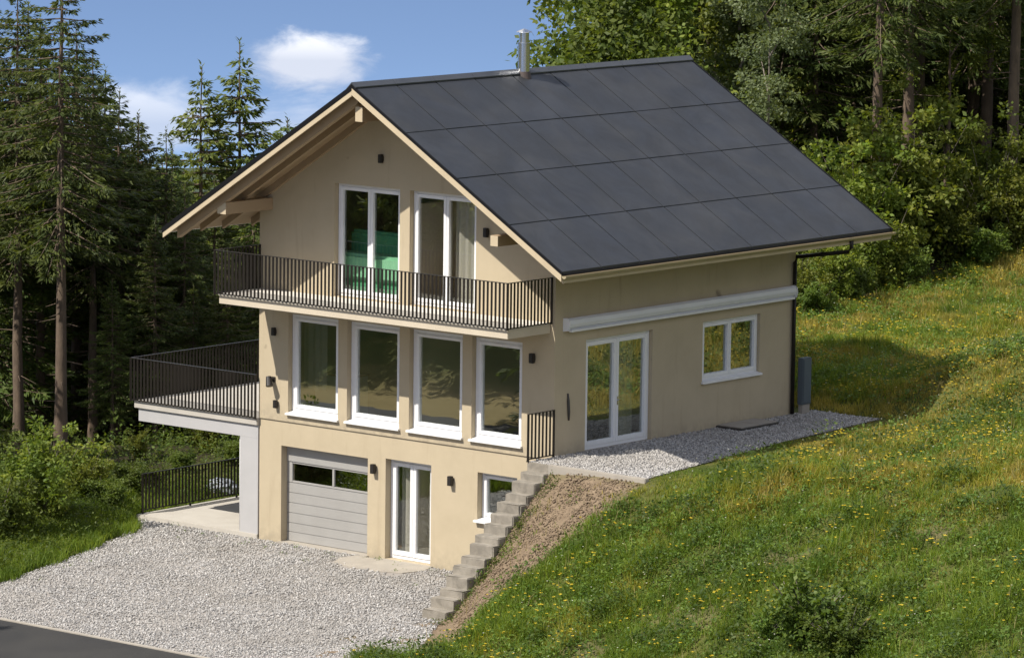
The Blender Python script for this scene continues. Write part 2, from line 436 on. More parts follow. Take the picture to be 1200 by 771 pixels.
# ------------------------------------------------------------------ loose stones
rng = np.random.default_rng(7)
OCT = np.array([(1, 0, 0), (-1, 0, 0), (0, 1, 0), (0, -1, 0), (0, 0, 1), (0, 0, -1), ], float)
OF = np.array([(0, 2, 4), (2, 1, 4), (1, 3, 4), (3, 0, 4), (2, 0, 5), (1, 2, 5), (3, 1, 5), (0, 3, 5)])
def stones(name, P, smin, smax, mat, flat=.65):
    n = len(P)
    s = rng.uniform(smin, smax, (n, 1, 1)) * rng.uniform(.55, 1.2, (n, 1, 3)); s[:, :, 2] *= flat
    v = OCT[None] * s * rng.uniform(.7, 1.25, (n, 6, 1)) + rng.normal(0, .22, (n, 6, 3)) * s
    a = rng.uniform(0, 6.283, n); b = rng.normal(0, .5, n)
    ca_, sa = np.cos(a)[:, None], np.sin(a)[:, None]; cb, sb = np.cos(b)[:, None], np.sin(b)[:, None]
    y1 = v[..., 1] * cb - v[..., 2] * sb; z1 = v[..., 1] * sb + v[..., 2] * cb
    x2 = v[..., 0] * ca_ - y1 * sa; y2 = v[..., 0] * sa + y1 * ca_
    vv = np.stack([x2, y2, z1], -1) + P[:, None, :]
    ff = OF[None] + (np.arange(n) * 6)[:, None, None]
    return npmesh(name, vv.reshape(-1, 3), ff.reshape(-1, 3), mat)
def scatter(poly, n):
    p = np.array(poly); lo, hi = p.min(0), p.max(0)
    q = rng.uniform(lo, hi, (n, 2)); return q[inpoly(q[:, 0], q[:, 1], poly)]
q = scatter([(-4.0, -.04), (-2.95, -1.0), (-1.55, -4.5), (-.25, -8.25), (.9, -10.95), (14.2, -10.95), (11.9, -8.1), (9.8, -4.75), (9.05, -4.5), (8.95, -.05)], 96000)
ed = (q[:, 0] > 3.25) & (q[:, 0] < 5.55) & (q[:, 1] > -1.35 - .15 * np.sin(q[:, 0] * 5)) & (rng.random(len(q)) > .06)
q = q[~ed]
P = np.c_[q, .014 + .012 * bumps(q[:, 0] * 1.5, q[:, 1] * 1.5) + rng.uniform(-.006, .012, len(q))]
tag(stones('loose_gravel', P, .014, .038, M['stone']), 'loose grey crushed stone covering the forecourt', 'gravel', kind='stuff')
q = scatter(TERR, 30000)
P = np.c_[q, np.full(len(q), 2.97) + rng.uniform(-.006, .012, len(q))]
tag(stones('terrace_gravel', P, .016, .042, M['stone']), 'loose grey crushed stone on the strip beside the house', 'gravel', kind='stuff')
# clods on the bare soil bank
q = rng.uniform((9.7, -8), (13, -1), (13000, 2)); q = q[rng.random(len(q)) < soil_mask(q[:, 0], q[:, 1]) ** 2]
q = q[H(q[:, 0], q[:, 1]) > .05]
P = np.c_[q, H(q[:, 0], q[:, 1]) + .01]
tag(stones('soil_clods', P, .007, .04, M['clod']), 'lumps of dry brown earth on the bare bank by the stairs', 'soil', kind='stuff')

# ------------------------------------------------------------------ HOUSE
house = thing('house', 'beige plastered two storey house with dark panelled gable roof and balcony', 'house', (4.5, 4.5, 0))
xr, zr, xR, xL, zE, y0r, y1r = 4.494, 11.112, 10.66, -1.401, 7.421, -1.816, 10.52
sR = (zr - zE) / (xR - xr); sL = (zr - zE) / (xr - xL)
def ztop(x): return zr - sR * (x - xr) if x > xr else zr - sL * (xr - x)

def wall_holes(mb, u0, u1, z0, z1, holes, th, place, clip=None, zcut=()):
    us = sorted({u0, u1, *[h[0] for h in holes], *[h[1] for h in holes]} | ({xr} if clip else set())); zs = sorted({z0, z1, *zcut, *[h[2] for h in holes], *[h[3] for h in holes]})
    bm = bmesh.new(); cache = {}
    def V(u, z, d):
        k = (round(u, 4), round(z, 4), d)
        if k not in cache: cache[k] = bm.verts.new(place(u, z, d))
        return cache[k]
    solid = {}
    for i in range(len(us) - 1):
        for j in range(len(zs) - 1):
            cu, cz = (us[i] + us[i + 1]) / 2, (zs[j] + zs[j + 1]) / 2
            solid[i, j] = not any(h[0] < cu < h[1] and h[2] < cz < h[3] for h in holes)
    for (i, j), s in solid.items():
        if not s: continue
        a, b, c, d = us[i], us[i + 1], zs[j], zs[j + 1]
        bm.faces.new([V(a, c, 0), V(b, c, 0), V(b, d, 0), V(a, d, 0)])
        bm.faces.new([V(a, c, th), V(a, d, th), V(b, d, th), V(b, c, th)])
        for (di, dj, p, q_) in ((-1, 0, (a, c), (a, d)), (1, 0, (b, c), (b, d)), (0, -1, (a, c), (b, c)), (0, 1, (a, d), (b, d))):
            if not solid.get((i + di, j + dj), False):
                bm.faces.new([V(*p, 0), V(*q_, 0), V(*q_, th), V(*p, th)])
    if clip:
        for co, no in clip:
            bmesh.ops.bisect_plane(bm, geom=bm.verts[:] + bm.edges[:] + bm.faces[:], plane_co=co, plane_no=no, clear_outer=True)
    bm.verts.ensure_lookup_table(); bm.verts.index_update()
    mb.add([v.co for v in bm.verts], [[v.index for v in f.verts] for f in bm.faces]); bm.free()

front = lambda u, z, d: (u, d, z)
side = lambda u, z, d: (W - d, u, z)
UP = [(2.35, 4.36, 6.0, 8.63), (4.66, 6.65, 6.0, 8.63)]
MID = [(.93, 2.50, 3.12, 5.46), (2.78, 4.39, 3.12, 5.46), (4.69, 6.29, 3.12, 5.46), (6.57, 8.05, 3.12, 5.46)]
GAR = (.70, 3.42, -.02, 2.31); FD = (3.97, 5.36, .03, 2.37); SW = (6.75, 7.92, 1.28, 2.37)
SD = (1.11, 3.53, 2.97, 5.51); SWN = (5.41, 7.62, 4.11, 5.51)
dk = .14
clip = [((xr, 0, zr - dk), (sR, 0, 1)), ((xr, 0, zr - dk), (-sL, 0, 1))]
mb = MB()
wall_holes(mb, 0, W, 2.9, 11.2, UP + MID, .3, front, clip)
mb.build('wall', M['plaster'], house)
mb = MB(); wall_holes(mb, .0, W - .02, -.35, 2.897, [GAR, FD, SW], .3, lambda u, z, d: (u, d + .03, z)); mb.build('wall', M['plaster'], house)
mb = MB(); wall_holes(mb, .302, L - .302, 2.9, 8.275, [SD, SWN], .3, side); mb.build('wall', M['plaster'], house)
mb = MB(); mb.box(0, .3, .332, L - .302, -.35, 8.2); mb.build('wall', M['plaster'], house)
mb = MB(); mb.box(W - .3, W - .02, .332, L - .302, -.35, 2.897); mb.build('foundation_wall', M['concrete'], house)
mb = MB(); wall_holes(mb, 0, W, -.35, 11.2, [], .3, lambda u, z, d: (u, L - d, z), clip); mb.build('wall', M['plaster'], house)
for z, nm in ((0.0, 'floor'), (2.93, 'floor'), (5.96, 'floor')):
    MB().box(.302, W - .302, .332, L - .302, z - .25, z).build(nm, M['floor_in'], house)
mb = MB()
for z0, z1 in ((.0, 2.68), (2.93, 5.71), (5.96, 8.3)):
    mb.box(.31, W - .31, 4.6, 4.7, z0 + .002, z1)
    mb.box(4.52, 4.62, .34, 4.598, z0 + .002, z1 - .01)
mb.build('inner_wall', M['wall_in'], house)

# windows --------------------------------------------------------------
def ring(mb, place, u0, u1, z0, z1, w, d0, d1, wb=None):
    wb = wb or w
    def bx(a, b, c, d):
        p = [place(uu, zz, dd) for uu, zz, dd in ((a, c, d0), (b, c, d0), (b, d, d0), (a, d, d0), (a, c, d1), (b, c, d1), (b, d, d1), (a, d, d1))]
        mb.add(p, [(0, 1, 2, 3), (7, 6, 5, 4), (0, 4, 5, 1), (1, 5, 6, 2), (2, 6, 7, 3), (3, 7, 4, 0)])
    bx(u0, u0 + w, z0, z1); bx(u1 - w, u1, z0, z1); bx(u0 + w, u1 - w, z1 - w, z1); bx(u0 + w, u1 - w, z0, z0 + wb)
    return bx

def window(place, hole, n=1,  rec=.12, sill=True, fw=.085, sw=.085, name='window', handle=False, out=-1, raise_=.0, gm='glass'):
    u0, u1, z0, z1 = hole; z0 += raise_
    mb = MB(); ring(mb, place, u0 + .002, u1 - .002, z0 + .002, z1 - .002, fw, rec, rec + .10)
    a, b = u0 + fw + .003, u1 - fw - .003; wsh = (b - a) / n
    panes = []
    for i in range(n):
        p, q_ = a + i * wsh + .002, a + (i + 1) * wsh - .002
        ring(mb, place, p, q_, z0 + fw + .005, z1 - fw - .005, sw, rec - .018, rec + .06, sw * 1.15)
        panes.append((p + sw - .01, q_ - sw + .01, z0 + fw + sw * 1.15 - .01, z1 - fw - sw + .01))
    fr = mb.build(name, M['white'], house, bevel=.006)
    for p, q_, c, d in panes:
        g = MB(); g.add([place(p, c, rec + .045), place(q_, c, rec + .045), place(q_, d, rec + .045), place(p, d, rec + .045)], [(0, 1, 2, 3)])
        g.build('pane', M[gm], fr)
    if sill:
        s = MB()
        pts = [(-.07, z0 - .045), (-.07, z0 - .012), (rec - .005, z0 + .03), (rec - .005, z0 - .045)]
        vs = [place(uu, zz, dd) for uu in (u0 - .03 if 0 else u0 + .004, u1 - .004) for dd, zz in pts]
        s.add(vs, [(0, 1, 2, 3), (7, 6, 5, 4), (0, 4, 5, 1), (1, 5, 6, 2), (2, 6, 7, 3), (3, 7, 4, 0)])
        # drip nosing wider than the opening
        vs = [place(uu, zz, dd) for uu in (u0 - .035, u1 + .035) for dd, zz in ((-.075, z0 - .05), (-.075, z0 - .008), (-.003, z0 + .0), (-.003, z0 - .05))]
        s.add(vs, [(0, 1, 2, 3), (7, 6, 5, 4), (0, 4, 5, 1), (1, 5, 6, 2), (2, 6, 7, 3), (3, 7, 4, 0)])
        s.build('sill', M['sill'], fr)
    if handle:
        um = a + wsh + (.04 if n > 1 else -.1); hz = z0 + 1.02
        hb = MB()
        for (ua, ub, za, zb, da, db) in ((um - .015, um + .015, hz - .1, hz + .1, rec - .035, rec - .017), (um - .012, um + .10, hz, hz + .025, rec - .075, rec - .05), (um - .012, um + .012, hz, hz + .025, rec - .05, rec - .034)):
            p = [place(uu, zz, dd) for uu, zz, dd in ((ua, za, da), (ub, za, da), (ub, zb, da), (ua, zb, da), (ua, za, db), (ub, za, db), (ub, zb, db), (ua, zb, db))]
            hb.add(p, [(0, 1, 2, 3), (7, 6, 5, 4), (0, 4, 5, 1), (1, 5, 6, 2), (2, 6, 7, 3), (3, 7, 4, 0)])
        hb.build('handle', M['steel'], fr)
    return fr

for h in UP: window(front, h, 2, .14, False, .07, .08, 'balcony_door', gm='glassclear')
for h in MID: window(front, h, 1, .14, True, .10, .075)
window(front, SW, 1, .2, True, .07, .07)
window(front, FD, 2, .22, False, .08, .09, 'french_door', gm='glassclear')
window(side, SD, 2, .10, False, .08, .09, 'french_door', handle=True)
window(side, SWN, 2, .08, True, .07, .07)
# thresholds
MB().box(GAR[0] - .05, GAR[1] + .05, -.09, .30, -.06, .028).build('threshold', M['concrete'], house)
MB().box(FD[0] - .1, FD[1] + .08, -.12, .2, -.06, .029).build('threshold', M['concrete'], house)
MB().box(W - .09, W + .13, SD[0] - .02, SD[1] + .06, 2.9, 2.974).build('threshold', M['concrete'], house)

# garage door ------------------------------------------------------------
gd = MB(); yg = .24; g0, g1 = GAR[0] + .004, GAR[1] - .004
zs = [.03, .32, .60, .90, 1.20, 1.335, 1.46]
zz = [.03, .245, .46, .70, .94, 1.18, 1.42]
for a, b in zip(zz[:-1], zz[1:]): gd.box(g0, g1, yg, yg + .045, a + .006, b - .006)
gd.box(g0, g1, yg + .012, yg + .06, .03, 1.42)
gd.box(g0, g1, yg - .02, yg + .06, 1.925, 2.30)
gd.box(g0, g0 + .16, yg, yg + .05, 1.426, 1.92); gd.box(g1 - .02, g1, yg, yg + .05, 1.426, 1.92)
gd.box(g0 + .162, g1 - .022, yg, yg + .05, 1.426, 1.47); gd.box(g0 + .162, g1 - .022, yg, yg + .05, 1.88, 1.92)
gd.box(2.13, 2.19, yg - .003, yg + .05, 1.472, 1.878)
gdo = gd.build('garage_door', M['garage'], house, bevel=.005)
for a, b in ((g0 + .162, 2.128), (2.192, g1 - .022)):
    MB().add([(a, yg + .025, 1.472), (b, yg + .025, 1.472), (b, yg + .025, 1.878), (a, yg + .025, 1.878)], [(0, 1, 2, 3)]).build('pane', M['garageglass'], gdo)

# roof -------------------------------------------------------------------
def slope_prism(mb, side_, a, b, t0, t1, ya, yb):
    """slab on one slope between x=a and x=b, from t0 to t1 below the top plane (vertical)"""
    mb.prism([(a, ztop(a) - t0), (b, ztop(b) - t0), (b, ztop(b) - t1), (a, ztop(a) - t1)], 'y', ya, yb)
rf = MB()
slope_prism(rf, 1, xr + .001, xR, .045, .075, y0r, y1r); slope_prism(rf, -1, xL, xr - .001, .0, .075, y0r, y1r)
# verge metal, front and rear
for ya, yb in ((y0r - .03, y0r - .002), (y1r + .002, y1r + .03)):
    slope_prism(rf, 1, xr + .001, xR + .01, -.012, .055, ya, yb); slope_prism(rf, -1, xL - .01, xr - .001, -.012, .115, ya, yb)
roof = rf.build('roof', M['roofdark'], house)
pl = 1 / 9 * (y1r - y0r - .02); ln = (xR - xr - .10) / 4
for i in range(4):
    for j in range(9):
        a = xr + .09 + i * ln + .012; b = xr + .09 + (i + 1) * ln - .016; ya = y0r + .01 + j * pl + .017; yb = ya + pl - .034
        p = MB(); dz = random.Random(i * 9 + j).uniform(-.003, .003)
        p.prism([(a, ztop(a) + .002 + dz), (b, ztop(b) + .002 - dz), (b, ztop(b) - .044), (a, ztop(a) - .044)], 'y', ya, yb)
        p.build('roof_panel', M['panel'], roof)
rc = MB()
for j in range(9):
    ya = y0r - .03 + j * (y1r - y0r + .06) / 9 + .004; yb = ya + (y1r - y0r + .06) / 9 - .008
    rc.prism([(xr - .16, ztop(xr - .16) + .02), (xr, zr + .075), (xr + .12, ztop(xr + .12) + .045), (xr + .12, ztop(xr + .12) + .015), (xr, zr + .03), (xr - .16, ztop(xr - .16) + .002)], 'y', ya, yb)
rc.build('ridge_cap', M['ridge'], roof)
so = MB()
slope_prism(so, 1, xr + .001, xR - .03, .077, .125, y0r + .02, y1r - .02); slope_prism(so, -1, xL + .03, xr - .001, .077, .125, y0r + .02, y1r - .02)
so.build('soffit', M['soffit'], roof)
bg = MB()
for a, b, c, d in ((xr, xR - .02, .057, .215), (xL + .02, xr - .002, .117, .235)):
    for ya in (y0r - .022, y1r - .018):
        bg = MB(); slope_prism(bg, 1, a, b, c, d, ya, ya + .04); bg.build('barge_board', M['barge'], roof)
ys = [-1.62] + [-.85, .0 - .1] + [.9, 1.9, 2.9, 3.9, 4.9, 5.9, 6.9, 7.9, 8.9 + .18, 9.7, 10.3]
for i, y in enumerate(ys):
    w_ = .16 if i == 0 else .10
    over = .2 < y < 8.7   # over the rooms only the overhang shows
    for a, b, d in ((W + .004 if over else xr + .002, xR - .12, .36 if i == 0 else .30), (xL + .28, -.004 if over else xr - .002, .40 if i == 0 else .30)):
        r_ = MB(); slope_prism(r_, 1, a, b, .127, d, y, y + w_); r_.build('rafter', M['soffit'], roof)
pu = [(4.40, 4.62, 10.28, 10.62), (.14, .42, 7.86, 8.14), (8.42, 8.64, 7.80, 8.04)]
for a, b, c, d in pu:
    m_ = MB(); m_.box(a, b, -1.60, -.004, c, d); m_.build('purlin', M['soffit'], roof, bevel=.008)
    MB().box(a + .004, b - .004, -1.606, -1.6005, c + .004, d - .004).build('purlin_end', M['barge'], roof)
def gutter(x, z, mat):
    g = MB(); n = 10; rr = .072; vs = []; fs = []
    for yy in (y0r - .02, y1r + .02):
        for k_, r__ in enumerate((rr, rr - .008)):
            for i in range(n + 1):
                a = math.pi + math.pi * i / n; vs.append((x + r__ * math.cos(a), yy, z + r__ * math.sin(a)))
    m = n + 1
    for i in range(n):
        fs += [(i, i + 1, 2 * m + i + 1, 2 * m + i), (m + i, 3 * m + i, 3 * m + i + 1, m + i + 1), (i, m + i, m + i + 1, i + 1), (2 * m + i, 2 * m + i + 1, 3 * m + i + 1, 3 * m + i)]
    fs += [tuple(range(0, m)), tuple(range(2 * m, 3 * m))[::-1]]
    g.add(vs, fs); return g.build('gutter', mat, roof)
gutter(xR + .055, zE - .075, M['gutter']); gutter(xL - .06, zE - .06, M['steel'])
eb = MB(); eb.box(xR - .03, xR - .005, y0r + .02, y1r - .02, zE - .24, zE - .078); eb.build('fascia', M['barge'], roof)
# flue
fl = MB(); fx, fy = 4.58, 4.1
fl.tube([(fx, fy, 10.9), (fx, fy, 11.78)], .142, 24)
fl.tube([(fx, fy, 11.775), (fx, fy, 11.80)], .165, 24); fl.tube([(fx, fy, 11.802), (fx, fy, 12.04)], .115, 24)
fl.tube([(fx, fy, 12.042), (fx, fy, 12.06), (fx, fy, 12.10), (fx, fy, 12.125)], [.185, .178, .09, .02], 24)
fl.build('chimney', M['steel'], roof, smooth=False)
cf = MB(); cf.tube([(fx, fy, 10.95), (fx, fy, 11.13)], [.19, .155], 24); cf.build('chimney_collar', surface('rust_collar', (.09, .06, .048), .7, (.05, .05, .052), 8), roof)
# downpipe
dp = MB(); yd = 8.86
dp.tube([(xR + .03, yd, zE - .10), (xR + .03, yd, zE - .32), (xR - .06, yd, zE - .42), (W + .12, yd, zE - .66), (W + .075, yd, zE - .8), (W + .075, yd, 3.0)], .05, 10)
dp.build('downpipe', M['darkbar'], house, smooth=True)
# scuff / cable hook on the side wall
hk = MB(); hk.tube([(W + .012, .47, 4.36), (W + .03, .47, 4.2), (W + .03, .49, 3.95), (W + .015, .51, 3.75)], [.018, .03, .032, .02], 8); hk.build('cable_hook', M['smear'], house, smooth=True)

# balcony ----------------------------------------------------------------
b0, b1, bd, bz0, bz1 = .108, 8.858, 1.493, 5.753, 5.985
bal = MB(); bal.box(b0, b1, -bd, -.003, bz0, bz1 - .03); balo = bal.build('balcony', M['balcony'], house, bevel=.008)
MB().box(b0 - .012, b1 + .012, -bd - .012, -.003, bz1 - .029, bz1).build('balcony_floor', M['balconytop'], balo)

def railing(pts, z0, z1, sp, name, parent, mat=M['darkbar'], bw=.05, bt=.016, post_every=None, top=.022, topmat=None, lift=0.0, ends=True):
    mb = MB(); tp = MB()
    for (xa, ya), (xb, yb) in zip(pts[:-1], pts[1:]):
        A = Vector((xa, ya, 0)); B = Vector((xb, yb, 0)); d = (B - A); ln_ = d.length; d.normalize(); nrm = Vector((-d.y, d.x, 0))
        n = max(1, round(ln_ / sp))
        def bar(c, w_, t_, za, zb):
            vs = []
            for z in (za, zb):
                for a, b in ((-w_, -t_), (w_, -t_), (w_, t_), (-w_, t_)): vs.append(c + d * a / 2 * 1 + nrm * b / 2 + Vector((0, 0, z)))
            mb.add(vs, [(0, 3, 2, 1), (4, 5, 6, 7), (0, 1, 5, 4), (1, 2, 6, 5), (2, 3, 7, 6), (3, 0, 4, 7)])
        for i in range(n + 1):
            c = A + d * (ln_ * i / n); e = i in (0, n)
            if e and not ends: continue
            bar(c, .05 if e else bw, .03 if e else bt, z0 + (.022 if not e else 0), z1 - .004)
        for za, zb, m_, w2 in ((z1 - .0035, z1 + .012, tp, .045), (z0 + .02, z0 + .045, mb, .02)):
            vs = []
            for z in (za, zb):
                for a, b in ((-.022, -w2), (ln_ + .022, -w2), (ln_ + .022, w2), (-.022, w2)): vs.append(A + d * a + nrm * b / 2 + Vector((0, 0, z)))
            m_.add(vs, [(0, 3, 2, 1), (4, 5, 6, 7), (0, 1, 5, 4), (1, 2, 6, 5), (2, 3, 7, 6), (3, 0, 4, 7)])
    r_ = mb.build(name, mat, parent)
    tp.build('handrail', topmat or M['railtop'], r_ if (parent is None or parent.parent is None) else parent)
    return r_
railing([(.03, -.03), (.03, -1.56), (8.90, -1.56), (8.90, -.03)], 5.96, 7.0, .115, 'railing', balo)

# ------------------------------------------------------------------ wall lamps
def make_lamp():
    t = thing('wall_lamp', 'x', 'wall lamp')
    b = MB(); b.box(-.055, .055, -.13, -.03, -.11, .11); b.build('lamp_body', M['blackmetal'], t, bevel=.008)
    p = MB(); p.box(-.04, .04, -.03, -.002, -.06, .06); p.build('back_plate', M['blackmetal'], t)
    return t
lamp0 = make_lamp()
lamps = [((3.65, .03, 2.10), 1, 'black box lamp on the wall between garage door and french door'),
         ((6.0, .03, 2.09), 1, 'black box lamp on the wall between french door and small window'),
         ((3.82, 0, 9.30), .9, 'small black box lamp high in the gable under the ridge'),
         ((7.0, 0, 7.86), .95, 'black box lamp right of the upper balcony doors'),
         ((8.39, 0, 5.15), 1, 'black box lamp beside the rightmost of the tall windows'),
         ((.52, 0, 5.0), .85, 'dark lamp on the wall left of the tall windows, just under the balcony'),
         ((.59, 0, 3.29), .85, 'lowest dark fitting left of the tall windows, near the terrace floor')]
for i, (p, s, lab) in enumerate(lamps):
    o = lamp0 if i == 0 else copy_tree(lamp0)
    o.location = p; o.scale = (s, s, s); o['label'] = lab; o['group'] = 'black lamps on the front wall'
sp = thing('spotlight', 'black tilted spotlight left of the tall windows beside the terrace railing', 'spotlight', (.48, 0, 3.86))
MB().box(.43, .53, -.035, -.002, 3.80, 3.92).build('back_plate', M['blackmetal'], sp)
MB().tube([(.48, -.03, 3.88), (.49, -.12, 3.83)], .02, 8).build('arm', M['blackmetal'], sp)
MB().tube([(.44, -.14, 3.93), (.52, -.20, 3.72)], [.065, .085], 14).build('lamp_head', M['blackmetal'], sp)

# awning
aw = thing('awning', 'white rolled up awning cassette along the side wall above the door', 'awning', (W, 4.6, 5.9))
prof = [(W + .02, 5.80), (W + .02, 6.05), (W + .10, 6.075), (W + .17, 6.03), (W + .19, 5.95), (W + .165, 5.87), (W + .12, 5.835), (W + .1, 5.80)]
c_ = MB(); c_.prism(prof, 'y', .30, 8.80); c_.build('cassette', M['awning'], aw, bevel=.004)
MB().box(W + .105, W + .19, .36, 8.74, 5.765, 5.812).build('front_bar', M['white'], aw, bevel=.004)
for ya, yb in ((.275, .298), (8.802, 8.825)):
    e = MB(); e.prism([(W + .002, 5.775), (W + .002, 6.07), (W + .1, 6.085), (W + .19, 6.03), (W + .205, 5.9), (W + .17, 5.80)], 'y', ya, yb); e.build('end_cap', M['white'], aw)

# cabinet, light well
cb = thing('meter_cabinet', 'grey metal cabinet standing behind the rear corner of the house', 'cabinet', (9.25, 9.3, 2.95))
MB().box(9.06, 9.22, 9.05, 9.40, 3.2, 4.32).build('cabinet_body', M['greybox'], cb, bevel=.015)
MB().box(9.222, 9.234, 9.08, 9.37, 3.24, 4.28).build('door', M['greybox'], cb, bevel=.004)
MB().box(9.08, 9.2, 9.08, 9.37, 2.9, 3.2).build('plinth', M['concrete'], cb)
lw = thing('light_well_cover', 'flat dark cover slab on the gravel against the side wall', 'cover', (9.35, 6.7, 2.95))
MB().box(W + .02, 9.76, 5.95, 7.42, 2.93, 3.03).build('frame', M['smear'], lw, bevel=.006)
MB().box(W + .05, 9.72, 5.99, 6.70, 3.031, 3.05).build('lid', M['concrete'], lw); MB().box(W + .05, 9.72, 6.72, 7.38, 3.031, 3.05).build('lid', M['concrete'], lw)

# ------------------------------------------------------------------ left terrace over the carport
tr = thing('raised_terrace', 'concrete roof terrace with black railing built over an open carport', 'terrace', (-2, 2.5, 0))
MB().box(-4.06, -.012, -.05, 5.2, 2.71, 2.89).build('deck', M['deck'], tr, bevel=.012)
MB().box(-3.95, -.02, .0, 5.1, 2.40, 2.708).build('beam', M['pier'], tr)
MB().box(-.60, -.02, .0, .36, .05, 2.398).build('pier', M['pier'], tr)
MB().box(-.60, -.02, 4.7, 5.1, -.3, 2.398).build('pier', M['pier'], tr); MB().box(-3.9, -3.5, 4.7, 5.1, -.4, 2.398).build('pier', M['pier'], tr)
dw = MB(); dw.tube([(-.665, .12, .1), (-.665, .12, 2.39)], .045, 12); dw.build('downpipe', M['white'], tr, smooth=True)
railing([(-.03, -.09), (-4.13, -.09), (-4.13, 5.2), (-.02, 5.2)], 2.87, 3.92, .115, 'railing', tr)
cf_ = MB(); cf_.prism([(-4.0, -.02), (-.02, -.02), (-.02, 5.3), (-4.05, 5.3)], 'z', -.5, .11)
tag(cf_.build('carport_floor', M['deck'], None, bevel=.01), kind='structure')
cr = thing('railing', 'black metal bar railing along the left side of the carport floor', 'railing', (-4.0, 2.4, .1))
railing([(-3.93, .12), (-3.93, 5.1)], .17, 1.08, .115, 'bars', cr)
for yy in (.12, 1.78, 3.44, 5.1): MB().box(-3.945, -3.915, yy - .025, yy + .025, .108, .17).build('foot', M['darkbar'], cr)

# tarpaulin heap beyond the carport
def lumps(mb, c, r, seed, n=14, m=7):
    rr = random.Random(seed); vs = []; fs = []
    for i in range(m + 1):
        for j in range(n):
            a = 2 * math.pi * j / n; h = i / m; q_ = math.cos(h * math.pi / 2) ** .7
            k_ = 1 + rr.uniform(-.13, .13)
            vs.append((c[0] + r[0] * q_ * math.cos(a) * k_, c[1] + r[1] * q_ * math.sin(a) * k_, c[2] + r[2] * math.sin(h * math.pi / 2) * (1 + rr.uniform(-.08, .08))))
    for i in range(m):
        for j in range(n): fs.append((i * n + j, i * n + (j + 1) % n, (i + 1) * n + (j + 1) % n, (i + 1) * n + j))
    fs.append(tuple(range(m * n, m * n + n))); mb.add(vs, fs)
tp = MB(); lumps(tp, (-4.95, 4.0, float(H(-4.95, 4.0)) - .08), (.45, .4, .36), 3)
tag(tp.build('covered_pile', M['tarp'], None), 'pale grey tarpaulin heap on the ground behind the carport railing', 'tarpaulin')

# ------------------------------------------------------------------ outdoor stairs
st = thing('outdoor_staircase', 'rough stone staircase climbing the earth bank to the gravel terrace', 'stairs', (9.4, -2.8, 0))
rs = random.Random(5); N = 15; ytop, ybot = -.98, -4.85
MB().box(9.02, 9.70, -.97, -.02, .02, 2.975).build('landing', M['stepstone'], st, bevel=.02)
zt = 2.975
for i in range(N):
    z1 = 2.96 - (i) * 2.96 / N - .0 + rs.uniform(-.03, .03) - (.17 if 1 else 0); ya = ytop - i * (ytop - ybot) / N + rs.uniform(-.03, .03); yb = ya - (ytop - ybot) / N - .02
    xa = 9.03 + rs.uniform(-.03, .03) + i * .012; xb = 9.70 + rs.uniform(-.035, .035) + i * .012
    b_ = MB(); b_.box(xa, xb, yb, ya + .12, max(-.1, z1 - .55), z1)
    o = b_.build('step', M['stepstone'], st, bevel=.022)
    o.data.update()
    for v in o.data.vertices: v.co += Vector((rs.uniform(-.012, .012), rs.uniform(-.012, .012), rs.uniform(-.008, .008)))
hr = thing('stair_railing', 'short black bar railing at the top of the stone stairs', 'railing', (9.0, -.4, 2.97))
railing([(9.035, -.95), (9.035, -.06)], 3.0, 4.04, .125, 'bars', hr, bw=.05)
for yy in (-.95, -.06): MB().box(9.01, 9.06, yy - .03, yy + .03, 2.976, 3.0).build('foot', M['darkbar'], hr)
ke = MB(); ke.box(9.71, 12.45, -1.07, -.93, 2.55, 3.0)
tag(ke.build('terrace_kerb', M['concrete'], None, bevel=.015), kind='structure')
pd = MB(); rp = random.Random(2)
poly = [(3.2, -.125), (3.12, -.6), (3.4, -1.1), (4.1, -1.32), (4.9, -1.28), (5.45, -1.05), (5.62, -.5), (5.5, -.125)]
pd.prism(poly, 'z', -.05, .030); tag(pd.build('concrete_pad', M['concrete'], None, bevel=.006), kind='structure')

# ------------------------------------------------------------------ things inside, seen through the glass
sf = thing('sofa', 'green upholstered sofa behind the left balcony door', 'sofa', (3.2, .8, 5.96))
for (a, b, c, d, e, f, nm, mt) in ((2.0, 4.4, .92, 1.25, 6.5, 7.46, 'backrest', 'green'), (2.0, 4.4, .36, .915, 6.38, 6.98, 'seat', 'greenlight'), (2.0, 4.4, .40, 1.2, 6.05, 6.375, 'base', 'green')):
    MB().box(a, b, c, d, e, f).build(nm, M[mt], sf, bevel=.07)
for xx in (2.1, 4.3):
    for yy in (.5, 1.1): MB().box(xx - .03, xx + .03, yy - .03, yy + .03, 5.962, 6.06).build('leg', M['blackmetal'], sf)
def curtain(x0, x1, y, z0, z1, lab, along='x'):
    n = int((x1 - x0) / .03); vs = []; fs = []
    for i in range(n + 1):
        u = x0 + (x1 - x0) * i / n; d = .035 * math.sin(i * .9) + .012 * math.sin(i * 2.3)
        p = (u, y + d) if along == 'x' else (y + d, u)
        vs += [(*p, z0), (*p, z1)]
    for i in range(n): fs.append((2 * i, 2 * i + 2, 2 * i + 3, 2 * i + 1))
    o = MB().add(vs, fs).build('curtain', M['curtain'], None, smooth=True); tag(o, lab, 'curtain', 'curtains behind the glass')
curtain(4.12, 4.55, .45, .05, 2.3, 'pale curtain behind the left leaf of the lower french door')
curtain(4.95, 5.3, .45, .05, 2.3, 'pale curtain behind the right leaf of the lower french door')
curtain(5.75, 6.62, .36, 6.0, 8.6, 'sheer curtain behind the right balcony door')
curtain(.75, 1.45, .75, 3.6, 5.4, 'pale curtain behind the leftmost tall window')
curtain(2.75, 3.45, W - .55, 2.96, 5.4, 'pale curtain behind the side french door', 'y')
kc = thing('kitchen_cabinet', 'pale low cabinet behind the leftmost tall window', 'cabinet', (1.5, 1.6, 2.93))
